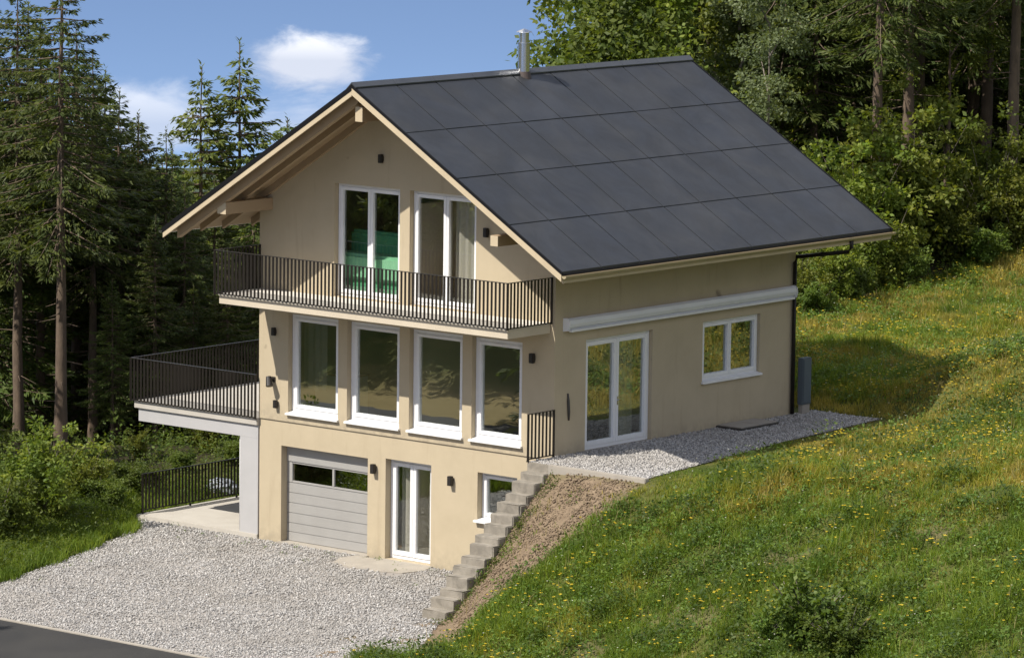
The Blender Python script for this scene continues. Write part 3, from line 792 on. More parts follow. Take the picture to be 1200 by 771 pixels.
MB().box(.6, 1.75, 1.3, 1.9, 2.96, 3.88).build('cabinet_body', M['cabinet'], kc, bevel=.01); MB().box(.57, 1.78, 1.27, 1.92, 3.882, 3.92).build('worktop', M['floor_in'], kc)

#<<VEG
# ------------------------------------------------------------------ vegetation meshes
def quads_from(c, d, s, ln_, wd):
    """kite leaves: centre base c, direction d, side s"""
    n = len(c)
    v = np.stack([c, c + d * (ln_ * .45)[:, None] + s * (wd * .5)[:, None], c + d * ln_[:, None], c + d * (ln_ * .45)[:, None] - s * (wd * .5)[:, None]], 1)
    return v.reshape(-1, 3), np.arange(n * 4).reshape(n, 4)

def unit(a): return a / np.maximum(1e-9, np.linalg.norm(a, axis=-1, keepdims=True))

def spruce_crown(name, h, r, z0, seed, mat, dens=1.0, sparse=.15, bare=0.0):
    g = np.random.default_rng(seed); C = []; D = []; Sd = []; Ln = []; Wd = []
    br = MB(); z = z0
    while z < h - .25:
        f = (z - z0) / (h - z0)
        prof = (1 - f) ** .85 * (.55 + .45 * min(1, f / .18)) 
        nb = int(g.integers(4, 7))
        if f > .9: nb = 4
        a0 = g.uniform(0, 6.28)
        for b in range(nb):
            if g.random() < sparse * (1.6 - f): continue
            a = a0 + 6.283 * b / nb + g.normal(0, .25); Lb = max(.18, r * prof * g.uniform(.6, 1.18))
            up = .35 * f - .22 + g.normal(0, .08); droop = .28 * (1 - f) + .05
            n = max(8, int(Lb * 62 * dens)); s = g.uniform(.05, 1, n) ** .65
            hd = np.array([math.cos(a), math.sin(a)])
            def pt(s_):
                return np.stack([hd[0] * s_ * Lb, hd[1] * s_ * Lb, z + up * s_ * Lb - droop * Lb * s_ ** 1.6 + .16 * Lb * s_ ** 4], -1)
            if Lb > .5:
                q_ = pt(np.linspace(0, .9, 4)); br.tube([tuple(p) for p in q_], [.035 * Lb / r + .008, .02, .012, .005], 4, False)
            base = pt(s); side_ = np.array([-hd[1], hd[0], 0])
            sg = g.choice([-1, 1], n); spread = .34 * Lb * (1.08 - s) * g.uniform(.1, 1, n)
            base = base + side_ * (sg * spread)[:, None] + np.c_[np.zeros(n), np.zeros(n), -.25 * spread + g.normal(0, .03, n)]
            d = np.array([hd[0], hd[1], 0]) * .75 + side_ * (sg * g.uniform(.1, .9, n))[:, None] + np.c_[np.zeros(n), np.zeros(n), g.normal(-.35, .3, n)]
            d = unit(d + g.normal(0, .15, (n, 3)))
            w = unit(np.cross(d, unit(np.array([0, 0, 1]) + g.normal(0, .55, (n, 3)))))
            C.append(base); D.append(d); Sd.append(w); Ln.append(g.uniform(.15, .36, n) * (.7 + .3 * (1 - f))); Wd.append(g.uniform(.035, .085, n))
        z += g.uniform(.20, .34) * (1.1 - .35 * f) * (.8 if h < 9 else 1)
    # leader
    n = 30; zz_ = g.uniform(h - .6, h + .05, n); a = g.uniform(0, 6.28, n)
    C.append(np.c_[np.zeros(n), np.zeros(n), zz_]); D.append(unit(np.c_[np.cos(a), np.sin(a), g.uniform(.2, 1.4, n)])); Sd.append(np.c_[-np.sin(a), np.cos(a), np.zeros(n)]); Ln.append(g.uniform(.08, .2, n)); Wd.append(g.uniform(.03, .06, n))
    v, f_ = quads_from(np.concatenate(C), np.concatenate(D), np.concatenate(Sd), np.concatenate(Ln), np.concatenate(Wd))
    me_o = npmesh('crown', v, f_, mat)
    return me_o, br

def trunk_mb(h, rb, seed, lean=.0, dead=0, z0=0, n=9):
    g = random.Random(seed); mb = MB(); pts = []; rad = []
    for i in range(9):
        f = i / 8; pts.append((lean * f * h + g.uniform(-.02, .02) * h * .1, g.uniform(-.02, .02) * h * .1, -.4 + (h + .35) * f)); rad.append(max(.012, rb * (1 - f) ** .8 * (1.25 if i == 0 else 1)))
    mb.tube(pts, rad, n, False)
    for k in range(dead):
        z = g.uniform(1.2, max(1.5, z0)); a = g.uniform(0, 6.28); ln_ = g.uniform(.3, 1.1)
        mb.tube([(0, 0, z), (math.cos(a) * ln_, math.sin(a) * ln_, z + g.uniform(-.25, .1))], [.018, .005], 4, False)
    return mb

PROTO = {}
def proto_tree(key, kindname, trunk, crown, extra=None, barkmat=None):
    t = bpy.data.objects.new(kindname, None)
    COL.objects.link(t)
    if extra is not None and extra.v: trunk.add(extra.v, extra.f)
    tk = trunk.build('trunk', barkmat or M['bark'], t, smooth=True)
    crown.parent = t
    PROTO[key] = [t, False]
    return t

def conifer(key, h, r, z0, seed, mat, rb, dens=1, sparse=.15, dead=0, name='spruce_tree'):
    cr_, br = spruce_crown('crown', h, r, z0, seed, mat, dens, sparse)
    proto_tree(key, name, trunk_mb(h, rb, seed, 0, dead, z0), cr_, br)

def leaf_cloud(name, clumps, nleaf, size, mat, seed, spread):
    g = np.random.default_rng(seed); c = np.asarray(clumps, float); n = len(c) * nleaf
    k = np.repeat(np.arange(len(c)), nleaf)
    off = g.normal(0, 1, (n, 3)); off *= (spread * (.35 + .65 * g.random(n)) )[:, None] / np.maximum(.6, np.linalg.norm(off, axis=1))[:, None]
    off[:, 2] *= .7
    sc = c[k, 3] if c.shape[1] > 3 else np.ones(n)
    p = c[k, :3] + off * sc[:, None]
    d = unit(unit(off) * .7 + g.normal(0, .6, (n, 3)) + np.array([0, 0, -.25]))
    w = unit(np.cross(d, unit(np.array([0, 0, 1.0]) + g.normal(0, .6, (n, 3)))))
    v, f = quads_from(p, d, w, g.uniform(.7, 1.3, n) * size, g.uniform(.5, .85, n) * size)
    return npmesh(name, v, f, mat)

def broadleaf(key, name, h, r, z0, seed, mat, rb, nclump=120, nleaf=60, size=.13, spread=.42, barkmat=None, shape=1.0, lobes=7):
    g = random.Random(seed); mb = trunk_mb(h * .8, rb, seed, g.uniform(-.02, .02), 0)
    lob = []
    for i in range(lobes):
        a = g.uniform(0, 6.28); f = (i + .5) / lobes; zz_ = z0 + (h - z0) * f
        rr = r * math.sin(math.pi * min(.97, .12 + .85 * f) ** shape) * g.uniform(.35, .8)
        lob.append((rr * math.cos(a), rr * math.sin(a), zz_, r * g.uniform(.35, .6)))
    lob.append((0, 0, h - r * .3, r * .4))
    for (x, y, z, q_) in lob:
        zs_ = max(.4, z - .5 * math.hypot(x, y) - .7)
        mb.tube([(0, 0, zs_), (x * .55, y * .55, (z + zs_) / 2 + .1), (x, y, z)], [rb * .4, rb * .22, .012], 5, False)
    cl = []
    for i in range(nclump):
        x, y, z, q_ = g.choice(lob); 
        d = Vector((g.gauss(0, 1), g.gauss(0, 1), g.gauss(0, 1))).normalized() * q_ * g.uniform(.35, 1.12)
        cl.append((x + d.x, y + d.y, max(.15, z + d.z * .9), g.uniform(.6, 1.25)))
    cr_ = leaf_cloud('crown', cl, nleaf, size, mat, seed, spread)
    proto_tree(key, name, mb, cr_, None, barkmat)

def bush(key, h, r, seed, mat, nclump=70, nleaf=60, size=.12, spread=.34, name='bush'):
    g = random.Random(seed); mb = MB(); cl = []
    for i in range(14):
        a = g.uniform(0, 6.28); q_ = r * g.uniform(.2, .9); z = h * g.uniform(.45, .95) * (1 - .35 * (q_ / r) ** 2)
        mb.tube([(0, 0, -.2), (q_ * .4 * math.cos(a), q_ * .4 * math.sin(a), z * .55), (q_ * math.cos(a), q_ * math.sin(a), z)], [.03, .018, .005], 4, False)
        for k in range(max(1, nclump // 14)):
            f = g.uniform(.25, 1.0); cl.append((q_ * f * math.cos(a) + g.gauss(0, .2 * r * .6), q_ * f * math.sin(a) + g.gauss(0, .2 * r * .6), max(.12, z * f + g.gauss(0, .12 * h)), g.uniform(.6, 1.2)))
    t = bpy.data.objects.new(name, None); COL.objects.link(t)
    mb.build('stems', M['bark2'], t)
    cr_ = leaf_cloud('leaves', cl, nleaf, size, mat, seed, spread); cr_.parent = t
    PROTO[key] = [t, False]

conifer('sA', 14.0, 3.5, 2.6, 11, M['spruce'], .19, 1.05, .14, 16)
conifer('sB', 11.0, 3.0, 1.0, 12, M['spruce'], .14, 1.15, .06, 4)
conifer('sC', 9.0, 2.4, .6, 13, M['sprucelight'], .11, 1.2, .10, 0)
conifer('sD', 15.0, 3.1, 6.2, 14, M['spruce'], .20, 1.0, .2, 24)
conifer('sE', 10.5, 2.8, 2.0, 15, M['sprucelight'], .12, 1.05, .10, 8)
broadleaf('bA', 'broadleaf_tree', 9.5, 2.7, 1.8, 21, M['leaf'], .14, 190, 60, .15, .5)
broadleaf('bB', 'broadleaf_tree', 11.5, 2.8, 3.0, 22, M['leaf2'], .16, 190, 60, .15, .5)
broadleaf('bC', 'birch_tree', 12.0, 2.0, 1.8, 23, M['birch'], .12, 210, 62, .125, .46, M['bark2'], 1.0, 10)
broadleaf('bD', 'broadleaf_tree', 15.0, 3.0, 7.0, 24, M['leaf'], .2, 170, 60, .16, .55, M['bark'])
bush('hA', 3.6, 1.9, 31, M['leaf2'], 126, 60, .15, .36)
bush('hB', 2.4, 1.5, 32, M['leaf'], 98, 60, .13, .3)
bush('hC', 1.2, .8, 33, M['weed'], 56, 60, .085, .2)
bush('hD', 4.6, 2.2, 34, M['leaf2'], 154, 60, .16, .4)

def plant(key, x, y, scale, rot, label, cat, group=None, dz=0, sz=None):
    rec = PROTO[key]
    o = rec[0] if not rec[1] else copy_tree(rec[0]); rec[1] = True
    o.location = (x, y, float(H(x, y)) + dz); o.rotation_euler = (0, 0, rot); o.scale = (scale, scale, sz or scale)
    for k in ('group',):
        if k in o: del o[k]
    return tag(o, label, cat, group)

#<<TREES
plant('sD', -13.88, 7.20, 0.901, 1.42, 'tallest spruce with a long bare trunk, left of the house behind the round bush', 'tree', 'conifers of the left forest')
plant('sD', -16.93, 8.56, 0.861, 6.04, 'tall spruce with bare trunk at the left edge of the picture', 'tree', 'conifers of the left forest')
plant('sD', -16.78, 11.29, 0.752, 0.79, 'slim dark spruce just right of the tallest bare trunked spruce', 'tree', 'conifers of the left forest')
plant('sB', -17.23, 13.52, 0.903, 4.43, 'dense pointed spruce above the end of the terrace railing', 'tree', 'conifers of the left forest')
plant('sE', -22.10, 21.18, 1.204, 0.53, 'slender spruce against the sky, left one of the pair beside the gable', 'tree', 'conifers of the left forest')
plant('sE', -21.90, 22.64, 1.285, 1.55, 'slender spruce against the sky, taller one of the pair beside the gable', 'tree', 'conifers of the left forest')
plant('sB', -30.94, 34.63, 1.227, 6.27, 'small distant spruce tip peeking over the left roof slope', 'tree', 'conifers of the left forest')
plant('sC', -21.35, 16.59, 1.205, 1.32, 'light green conifer behind the slim dark spruce', 'tree', 'conifers of the left forest')
plant('sC', -20.67, 18.46, 1.089, 4.03, 'light green conifer between the dense spruce and the slender pair', 'tree', 'conifers of the left forest')
plant('sB', -21.63, 13.75, 1.075, 2.88, 'dark spruce between the two bare trunked spruces', 'tree', 'conifers of the left forest')
plant('sB', -19.63, 10.22, 1.087, 3.60, 'dark conifer packed in the forest behind the left terrace', 'tree', 'forest behind the left terrace')
plant('sB', -25.62, 18.24, 1.137, 1.47, 'dark conifer packed in the forest behind the left terrace', 'tree', 'forest behind the left terrace')
plant('sA', -22.83, 16.66, 0.751, 3.27, 'dark conifer packed in the forest behind the left terrace', 'tree', 'forest behind the left terrace')
plant('sB', -26.67, 22.57, 0.928, 2.38, 'dark conifer packed in the forest behind the left terrace', 'tree', 'forest behind the left terrace')
plant('sB', -23.96, 20.93, 0.916, 0.61, 'dark conifer packed in the forest behind the left terrace', 'tree', 'forest behind the left terrace')
plant('sA', -19.00, 17.25, 0.604, 5.21, 'dark conifer packed in the forest behind the left terrace', 'tree', 'forest behind the left terrace')
plant('sA', -17.64, 17.08, 0.604, 2.13, 'dark conifer packed in the forest behind the left terrace', 'tree', 'forest behind the left terrace')
plant('sA', -17.48, 18.52, 0.653, 4.08, 'dark conifer packed in the forest behind the left terrace', 'tree', 'forest behind the left terrace')
plant('sB', -14.37, 15.90, 0.635, 0.89, 'dark conifer packed in the forest behind the left terrace', 'tree', 'forest behind the left terrace')
plant('sA', -14.06, 10.96, 0.464, 0.24, 'dark conifer packed in the forest behind the left terrace', 'tree', 'forest behind the left terrace')
plant('sB', -13.23, 12.95, 0.513, 5.40, 'dark conifer packed in the forest behind the left terrace', 'tree', 'forest behind the left terrace')
plant('sB', -13.95, 12.35, 0.431, 5.53, 'dark conifer packed in the forest behind the left terrace', 'tree', 'forest behind the left terrace')
plant('sE', -30.44, 22.03, 1.185, 5.37, 'dark conifer packed in the forest behind the left terrace', 'tree', 'forest behind the left terrace')
plant('sB', -32.48, 25.54, 1.168, 4.80, 'dark conifer packed in the forest behind the left terrace', 'tree', 'forest behind the left terrace')
plant('sB', -30.22, 24.82, 1.079, 1.97, 'dark conifer packed in the forest behind the left terrace', 'tree', 'forest behind the left terrace')
plant('sE', -32.20, 28.37, 1.105, 5.30, 'dark conifer packed in the forest behind the left terrace', 'tree', 'forest behind the left terrace')
plant('sC', -31.35, 29.08, 1.270, 2.23, 'dark conifer packed in the forest behind the left terrace', 'tree', 'forest behind the left terrace')
plant('sE', -29.21, 28.26, 1.069, 0.45, 'dark conifer packed in the forest behind the left terrace', 'tree', 'forest behind the left terrace')
plant('sC', -29.75, 30.42, 1.303, 5.70, 'dark conifer packed in the forest behind the left terrace', 'tree', 'forest behind the left terrace')
plant('sE', -27.53, 29.66, 1.063, 1.68, 'dark conifer packed in the forest behind the left terrace', 'tree', 'forest behind the left terrace')
plant('sB', -22.72, 25.86, 0.869, 1.87, 'dark conifer packed in the forest behind the left terrace', 'tree', 'forest behind the left terrace')
plant('sB', -27.82, 32.02, 1.026, 2.49, 'dark conifer packed in the forest behind the left terrace', 'tree', 'forest behind the left terrace')
plant('sC', -29.91, 19.87, 1.501, 5.35, 'dark conifer packed in the forest behind the left terrace', 'tree', 'forest behind the left terrace')
plant('sA', -14.25, 9.50, 0.332, 4.81, 'dark conifer packed in the forest behind the left terrace', 'tree', 'forest behind the left terrace')
plant('sE', -26.97, 21.02, 1.081, 5.00, 'dark conifer packed in the forest behind the left terrace', 'tree', 'forest behind the left terrace')
plant('sB', -26.15, 24.30, 0.944, 1.07, 'dark conifer packed in the forest behind the left terrace', 'tree', 'forest behind the left terrace')
plant('sB', -23.05, 24.29, 0.856, 0.87, 'dark conifer packed in the forest behind the left terrace', 'tree', 'forest behind the left terrace')
plant('sB', -20.41, 22.59, 0.835, 0.50, 'dark conifer packed in the forest behind the left terrace', 'tree', 'forest behind the left terrace')
plant('sD', -18.61, 11.07, 0.823, 0.44, 'dark bare trunked conifer deeper in the left forest', 'tree', 'bare trunked conifers of the left forest')
plant('sD', -16.93, 12.47, 0.694, 4.50, 'dark bare trunked conifer deeper in the left forest', 'tree', 'bare trunked conifers of the left forest')
plant('sD', -19.27, 13.12, 0.830, 0.21, 'dark bare trunked conifer deeper in the left forest', 'tree', 'bare trunked conifers of the left forest')
plant('sD', -21.03, 12.96, 0.892, 4.16, 'dark bare trunked conifer deeper in the left forest', 'tree', 'bare trunked conifers of the left forest')
plant('sD', -20.76, 15.78, 0.788, 4.80, 'dark bare trunked conifer deeper in the left forest', 'tree', 'bare trunked conifers of the left forest')
plant('sD', -19.34, 15.67, 0.676, 3.31, 'dark bare trunked conifer deeper in the left forest', 'tree', 'bare trunked conifers of the left forest')
plant('sD', -17.32, 14.75, 0.642, 0.96, 'dark bare trunked conifer deeper in the left forest', 'tree', 'bare trunked conifers of the left forest')
plant('sD', -18.94, 9.49, 0.879, 5.88, 'dark bare trunked conifer deeper in the left forest', 'tree', 'bare trunked conifers of the left forest')
plant('sD', -20.66, 14.57, 0.822, 3.07, 'dark bare trunked conifer deeper in the left forest', 'tree', 'bare trunked conifers of the left forest')
plant('sD', -15.52, 13.64, 0.523, 0.93, 'dark bare trunked conifer deeper in the left forest', 'tree', 'bare trunked conifers of the left forest')
plant('bA', -7.78, 22.70, 1.334, 3.80, 'leafy tree with branches against the sky behind the right part of the ridge', 'tree', 'trees of the right forest')
plant('sE', -17.58, 32.75, 1.312, 1.19, 'small conifer tip standing behind the ridge just right of the chimney', 'tree', 'trees of the right forest')
plant('bB', -7.75, 25.32, 1.160, 5.73, 'broad leafy tree behind the middle of the roof ridge', 'tree', 'trees of the right forest')
plant('bC', -1.31, 21.58, 0.772, 2.14, 'pale silvery birch behind the rear roof edge', 'tree', 'trees of the right forest')
plant('sD', -1.06, 26.34, 0.937, 4.13, 'tall brown bare conifer trunk right of the roof, above the bushes', 'tree', 'trees of the right forest')
plant('sD', 0.46, 30.86, 1.014, 0.76, 'brown bare conifer trunk near the right edge of the picture', 'tree', 'trees of the right forest')
plant('bB', -2.68, 32.15, 0.695, 1.88, 'leafy tree between the two tall bare trunks', 'tree', 'trees of the right forest')
plant('sA', -5.64, 29.68, 0.913, 2.04, 'shaded conifer between the birch and the tall brown trunk', 'tree', 'trees of the right forest')
plant('bA', -12.14, 29.47, 1.534, 4.06, 'shaded tree packed in the forest behind the bushes and the roof', 'tree', 'forest on the slope behind the house')
plant('bB', -9.25, 29.28, 1.240, 0.38, 'shaded tree packed in the forest behind the bushes and the roof', 'tree', 'forest on the slope behind the house')
plant('bC', -7.36, 28.25, 0.983, 5.54, 'shaded tree packed in the forest behind the bushes and the roof', 'tree', 'forest on the slope behind the house')
plant('sA', -14.64, 35.20, 1.138, 5.08, 'shaded tree packed in the forest behind the bushes and the roof', 'tree', 'forest on the slope behind the house')
plant('sA', -14.83, 37.64, 1.159, 1.08, 'shaded tree packed in the forest behind the bushes and the roof', 'tree', 'forest on the slope behind the house')
plant('sD', -10.89, 35.72, 1.535, 2.71, 'shaded tree packed in the forest behind the bushes and the roof', 'tree', 'forest on the slope behind the house')
plant('sD', -11.82, 40.15, 1.572, 1.26, 'shaded tree packed in the forest behind the bushes and the roof', 'tree', 'forest on the slope behind the house')
plant('sA', -7.62, 33.24, 1.105, 5.10, 'shaded tree packed in the forest behind the bushes and the roof', 'tree', 'forest on the slope behind the house')
plant('sB', -8.36, 37.83, 1.363, 2.39, 'shaded tree packed in the forest behind the bushes and the roof', 'tree', 'forest on the slope behind the house')
plant('sA', -8.80, 40.07, 1.258, 4.53, 'shaded tree packed in the forest behind the bushes and the roof', 'tree', 'forest on the slope behind the house')
plant('sD', -6.64, 39.26, 1.415, 4.52, 'shaded tree packed in the forest behind the bushes and the roof', 'tree', 'forest on the slope behind the house')
plant('sA', -8.38, 43.01, 1.241, 0.57, 'shaded tree packed in the forest behind the bushes and the roof', 'tree', 'forest on the slope behind the house')
plant('sA', -5.12, 40.53, 0.911, 3.54, 'shaded tree packed in the forest behind the bushes and the roof', 'tree', 'forest on the slope behind the house')
plant('sB', -7.50, 30.73, 1.164, 2.86, 'shaded tree packed in the forest behind the bushes and the roof', 'tree', 'forest on the slope behind the house')
plant('bA', -0.94, 34.90, 0.671, 0.31, 'shaded tree packed in the forest behind the bushes and the roof', 'tree', 'forest on the slope behind the house')
plant('bB', -12.99, 44.38, 1.515, 1.33, 'shaded tree packed in the forest behind the bushes and the roof', 'tree', 'forest on the slope behind the house')
plant('sA', -12.63, 47.28, 1.390, 3.77, 'shaded tree packed in the forest behind the bushes and the roof', 'tree', 'forest on the slope behind the house')
plant('sA', -12.23, 50.22, 1.364, 4.11, 'shaded tree packed in the forest behind the bushes and the roof', 'tree', 'forest on the slope behind the house')
plant('sA', -17.34, 48.56, 1.315, 3.32, 'shaded tree packed in the forest behind the bushes and the roof', 'tree', 'forest on the slope behind the house')
plant('sA', -17.71, 45.65, 1.300, 4.70, 'shaded tree packed in the forest behind the bushes and the roof', 'tree', 'forest on the slope behind the house')
plant('sA', -18.81, 44.74, 1.272, 5.15, 'shaded tree packed in the forest behind the bushes and the roof', 'tree', 'forest on the slope behind the house')
plant('sA', -20.12, 43.64, 1.194, 3.15, 'shaded tree packed in the forest behind the bushes and the roof', 'tree', 'forest on the slope behind the house')
plant('bA', -18.15, 37.48, 1.529, 2.41, 'shaded tree packed in the forest behind the bushes and the roof', 'tree', 'forest on the slope behind the house')
plant('sD', -4.50, 33.24, 1.247, 1.23, 'shaded tree packed in the forest behind the bushes and the roof', 'tree', 'forest on the slope behind the house')
plant('sD', -3.51, 35.36, 1.126, 1.86, 'shaded tree packed in the forest behind the bushes and the roof', 'tree', 'forest on the slope behind the house')
plant('sA', -12.00, 34.80, 1.159, 2.02, 'shaded tree packed in the forest behind the bushes and the roof', 'tree', 'forest on the slope behind the house')
plant('sD', -3.00, 30.58, 1.069, 2.53, 'shaded tree packed in the forest behind the bushes and the roof', 'tree', 'forest on the slope behind the house')
plant('sD', -6.91, 29.93, 1.352, 0.50, 'shaded tree packed in the forest behind the bushes and the roof', 'tree', 'forest on the slope behind the house')
plant('sA', -8.93, 47.76, 1.267, 4.67, 'shaded tree packed in the forest behind the bushes and the roof', 'tree', 'forest on the slope behind the house')
plant('bB', -13.82, 33.28, 1.299, 4.65, 'shaded tree packed in the forest behind the bushes and the roof', 'tree', 'forest on the slope behind the house')
plant('hD', 0.25, 26.26, 1.091, 2.01, 'largest light green bush under the tall brown trunks', 'bush', 'bushes along the top of the meadow')
plant('hD', 0.03, 23.94, 0.961, 1.90, 'big bush rising right of the rear roof corner', 'bush', 'bushes along the top of the meadow')
plant('hD', 1.21, 28.59, 0.829, 5.22, 'large bush near the right edge at the top of the meadow', 'bush', 'bushes along the top of the meadow')
plant('hA', 1.31, 26.79, 0.671, 2.24, 'medium bush in front of the largest bush', 'bush', 'bushes along the top of the meadow')
plant('hA', 2.25, 28.56, 0.686, 5.62, 'medium bush cut by the right edge of the picture', 'bush', 'bushes along the top of the meadow')
plant('hA', 1.09, 23.68, 0.754, 4.09, 'medium bush at the meadow edge below the big bush', 'bush', 'bushes along the top of the meadow')
plant('hA', 1.59, 20.66, 0.629, 0.69, 'bush showing below the rear eave', 'bush', 'bushes along the top of the meadow')
plant('hA', 1.67, 19.14, 0.528, 3.05, 'bush right behind the downpipe corner', 'bush', 'bushes along the top of the meadow')
plant('hB', 1.51, 24.17, 0.599, 2.38, 'low bush at the meadow edge under the medium bushes', 'bush', 'bushes along the top of the meadow')
plant('hB', 2.17, 26.89, 0.622, 3.67, 'low bush at the meadow edge near the right side', 'bush', 'bushes along the top of the meadow')
plant('hB', 1.64, 21.62, 0.525, 5.77, 'low bush at the meadow edge right of the drainpipe', 'bush', 'bushes along the top of the meadow')
plant('hB', 2.34, 18.93, 0.461, 1.29, 'lowest bush beside the grey cabinet corner', 'bush', 'bushes along the top of the meadow')
plant('hA', -4.05, -3.19, 0.727, 2.49, 'round light green bush at the left edge of the forecourt', 'bush', 'bushes at the left forest edge')
plant('hB', -4.64, -0.41, 0.434, 2.41, 'darker bush right of the round light green bush', 'bush', 'bushes at the left forest edge')
plant('hB', -3.36, -5.24, 0.786, 5.77, 'bush cut by the left edge of the picture', 'bush', 'bushes at the left forest edge')
plant('hB', -6.00, 2.63, 0.294, 3.29, 'low bush beside the carport railing', 'bush', 'bushes at the left forest edge')
plant('hA', -5.41, -0.37, 0.451, 4.34, 'darker bush between the round bush and the carport', 'bush', 'bushes at the left forest edge')
plant('hB', -5.88, 1.71, 0.442, 2.23, 'leafy bush close to the carport floor corner', 'bush', 'bushes at the left forest edge')
plant('hB', -6.28, -1.91, 0.674, 4.25, 'bush behind the one cut by the left edge', 'bush', 'bushes at the left forest edge')
plant('hB', -7.26, 4.91, 0.306, 3.67, 'bush behind the carport railing on the left', 'bush', 'bushes at the left forest edge')
plant('hB', -6.92, 6.50, 0.374, 4.23, 'bush behind the carport railing near the pier', 'bush', 'bushes at the left forest edge')
plant('hA', -10.20, 6.36, 0.226, 1.23, 'shaded bush under the forest left of the terrace', 'bush', 'bushes at the left forest edge')
plant('hA', -9.56, 8.20, 0.375, 5.17, 'shaded bush deep under the terrace', 'bush', 'bushes at the left forest edge')
plant('hA', -10.34, 4.95, 0.156, 3.19, 'shaded bush between the spruce trunks', 'bush', 'bushes at the left forest edge')
plant('hC', 21.55, -7.49, 1.383, 0.51, 'dark green shrub low on the grass slope near the bottom edge', 'shrub', 'shrubs on the grass slope')
plant('hC', 20.20, -6.93, 0.609, 1.03, 'smaller shrub left of the dark green shrub on the slope', 'shrub', 'shrubs on the grass slope')
plant('hC', 22.77, -7.91, 0.968, 3.13, 'shrub right of the dark green shrub at the bottom edge', 'shrub', 'shrubs on the grass slope')
plant('sB', 0.20, -21.00, 1.100, 5.44, 'tree across the road, seen mirrored in the window panes', 'tree', 'trees across the road mirrored in the windows')
plant('sA', -2.40, -20.50, 0.850, 6.21, 'tree across the road, seen mirrored in the window panes', 'tree', 'trees across the road mirrored in the windows')
plant('sB', -6.50, -20.00, 1.100, 4.90, 'tree across the road, seen mirrored in the window panes', 'tree', 'trees across the road mirrored in the windows')
plant('sA', -14.00, -40.00, 0.700, 3.92, 'tree across the road, seen mirrored in the window panes', 'tree', 'trees across the road mirrored in the windows')
plant('bB', -20.00, -44.00, 0.700, 5.18, 'tree across the road, seen mirrored in the window panes', 'tree', 'trees across the road mirrored in the windows')
plant('sA', -30.00, -43.00, 0.700, 6.20, 'tree across the road, seen mirrored in the window panes', 'tree', 'trees across the road mirrored in the windows')
plant('bA', -19.50, -31.50, 0.500, 1.72, 'tree across the road, seen mirrored in the window panes', 'tree', 'trees across the road mirrored in the windows')
plant('sC', -26.50, -35.00, 0.600, 5.18, 'tree across the road, seen mirrored in the window panes', 'tree', 'trees across the road mirrored in the windows')
plant('sA', -1.62, 38.24, 0.598, 1.69, 'tree of the hillside forest just beyond the right edge of the picture', 'tree', 'hillside forest beyond the right edge')
plant('sA', -3.10, 42.21, 0.684, 6.25, 'tree of the hillside forest just beyond the right edge of the picture', 'tree', 'hillside forest beyond the right edge')
plant('bB', -0.34, 39.31, 0.498, 3.97, 'tree of the hillside forest just beyond the right edge of the picture', 'tree', 'hillside forest beyond the right edge')
plant('sA', -2.85, 45.02, 0.617, 1.54, 'tree of the hillside forest just beyond the right edge of the picture', 'tree', 'hillside forest beyond the right edge')
plant('sD', -0.55, 43.04, 0.790, 1.54, 'tree of the hillside forest just beyond the right edge of the picture', 'tree', 'hillside forest beyond the right edge')
plant('bA', -0.26, 44.58, 0.363, 1.56, 'tree of the hillside forest just beyond the right edge of the picture', 'tree', 'hillside forest beyond the right edge')
plant('sA', -1.52, 48.73, 0.466, 3.17, 'tree of the hillside forest just beyond the right edge of the picture', 'tree', 'hillside forest beyond the right edge')
plant('sA', -1.50, 51.35, 0.394, 2.88, 'tree of the hillside forest just beyond the right edge of the picture', 'tree', 'hillside forest beyond the right edge')
plant('bB', -0.45, 52.23, 0.243, 1.47, 'tree of the hillside forest just beyond the right edge of the picture', 'tree', 'hillside forest beyond the right edge')
plant('sA', -7.87, 51.25, 1.228, 5.09, 'tree of the hillside forest just beyond the right edge of the picture', 'tree', 'hillside forest beyond the right edge')
plant('sA', -6.97, 54.60, 1.152, 3.30, 'tree of the hillside forest just beyond the right edge of the picture', 'tree', 'hillside forest beyond the right edge')
plant('sA', -6.25, 57.81, 1.057, 1.23, 'tree of the hillside forest just beyond the right edge of the picture', 'tree', 'hillside forest beyond the right edge')
plant('hD', 2.39, 31.17, 0.608, 3.12, 'bush at the meadow top just beyond the right edge of the picture', 'bush', 'meadow bushes beyond the right edge')
plant('hD', 2.14, 33.56, 0.550, 0.66, 'bush at the meadow top just beyond the right edge of the picture', 'bush', 'meadow bushes beyond the right edge')
plant('hD', 2.01, 36.06, 0.462, 0.70, 'bush at the meadow top just beyond the right edge of the picture', 'bush', 'meadow bushes beyond the right edge')
plant('hD', 2.00, 38.65, 0.404, 0.53, 'bush at the meadow top just beyond the right edge of the picture', 'bush', 'meadow bushes beyond the right edge')
plant('hD', 2.02, 41.28, 0.341, 1.07, 'bush at the meadow top just beyond the right edge of the picture', 'bush', 'meadow bushes beyond the right edge')
plant('sB', -12.50, -5.50, 1.050, 3.56, 'tree just beyond the left edge of the picture, shading the verge', 'tree', 'trees beyond the left edge that shade the verge')
plant('sA', -14.50, -1.50, 0.900, 2.69, 'tree just beyond the left edge of the picture, shading the verge', 'tree', 'trees beyond the left edge that shade the verge')
plant('sC', -12.50, -1.00, 0.900, 0.28, 'tree just beyond the left edge of the picture, shading the verge', 'tree', 'trees beyond the left edge that shade the verge')
plant('sC', -15.00, -8.00, 1.200, 5.72, 'tree just beyond the left edge of the picture, shading the verge', 'tree', 'trees beyond the left edge that shade the verge')
plant('sB', -17.00, 2.00, 1.100, 0.14, 'tree just beyond the left edge of the picture, shading the verge', 'tree', 'trees beyond the left edge that shade the verge')
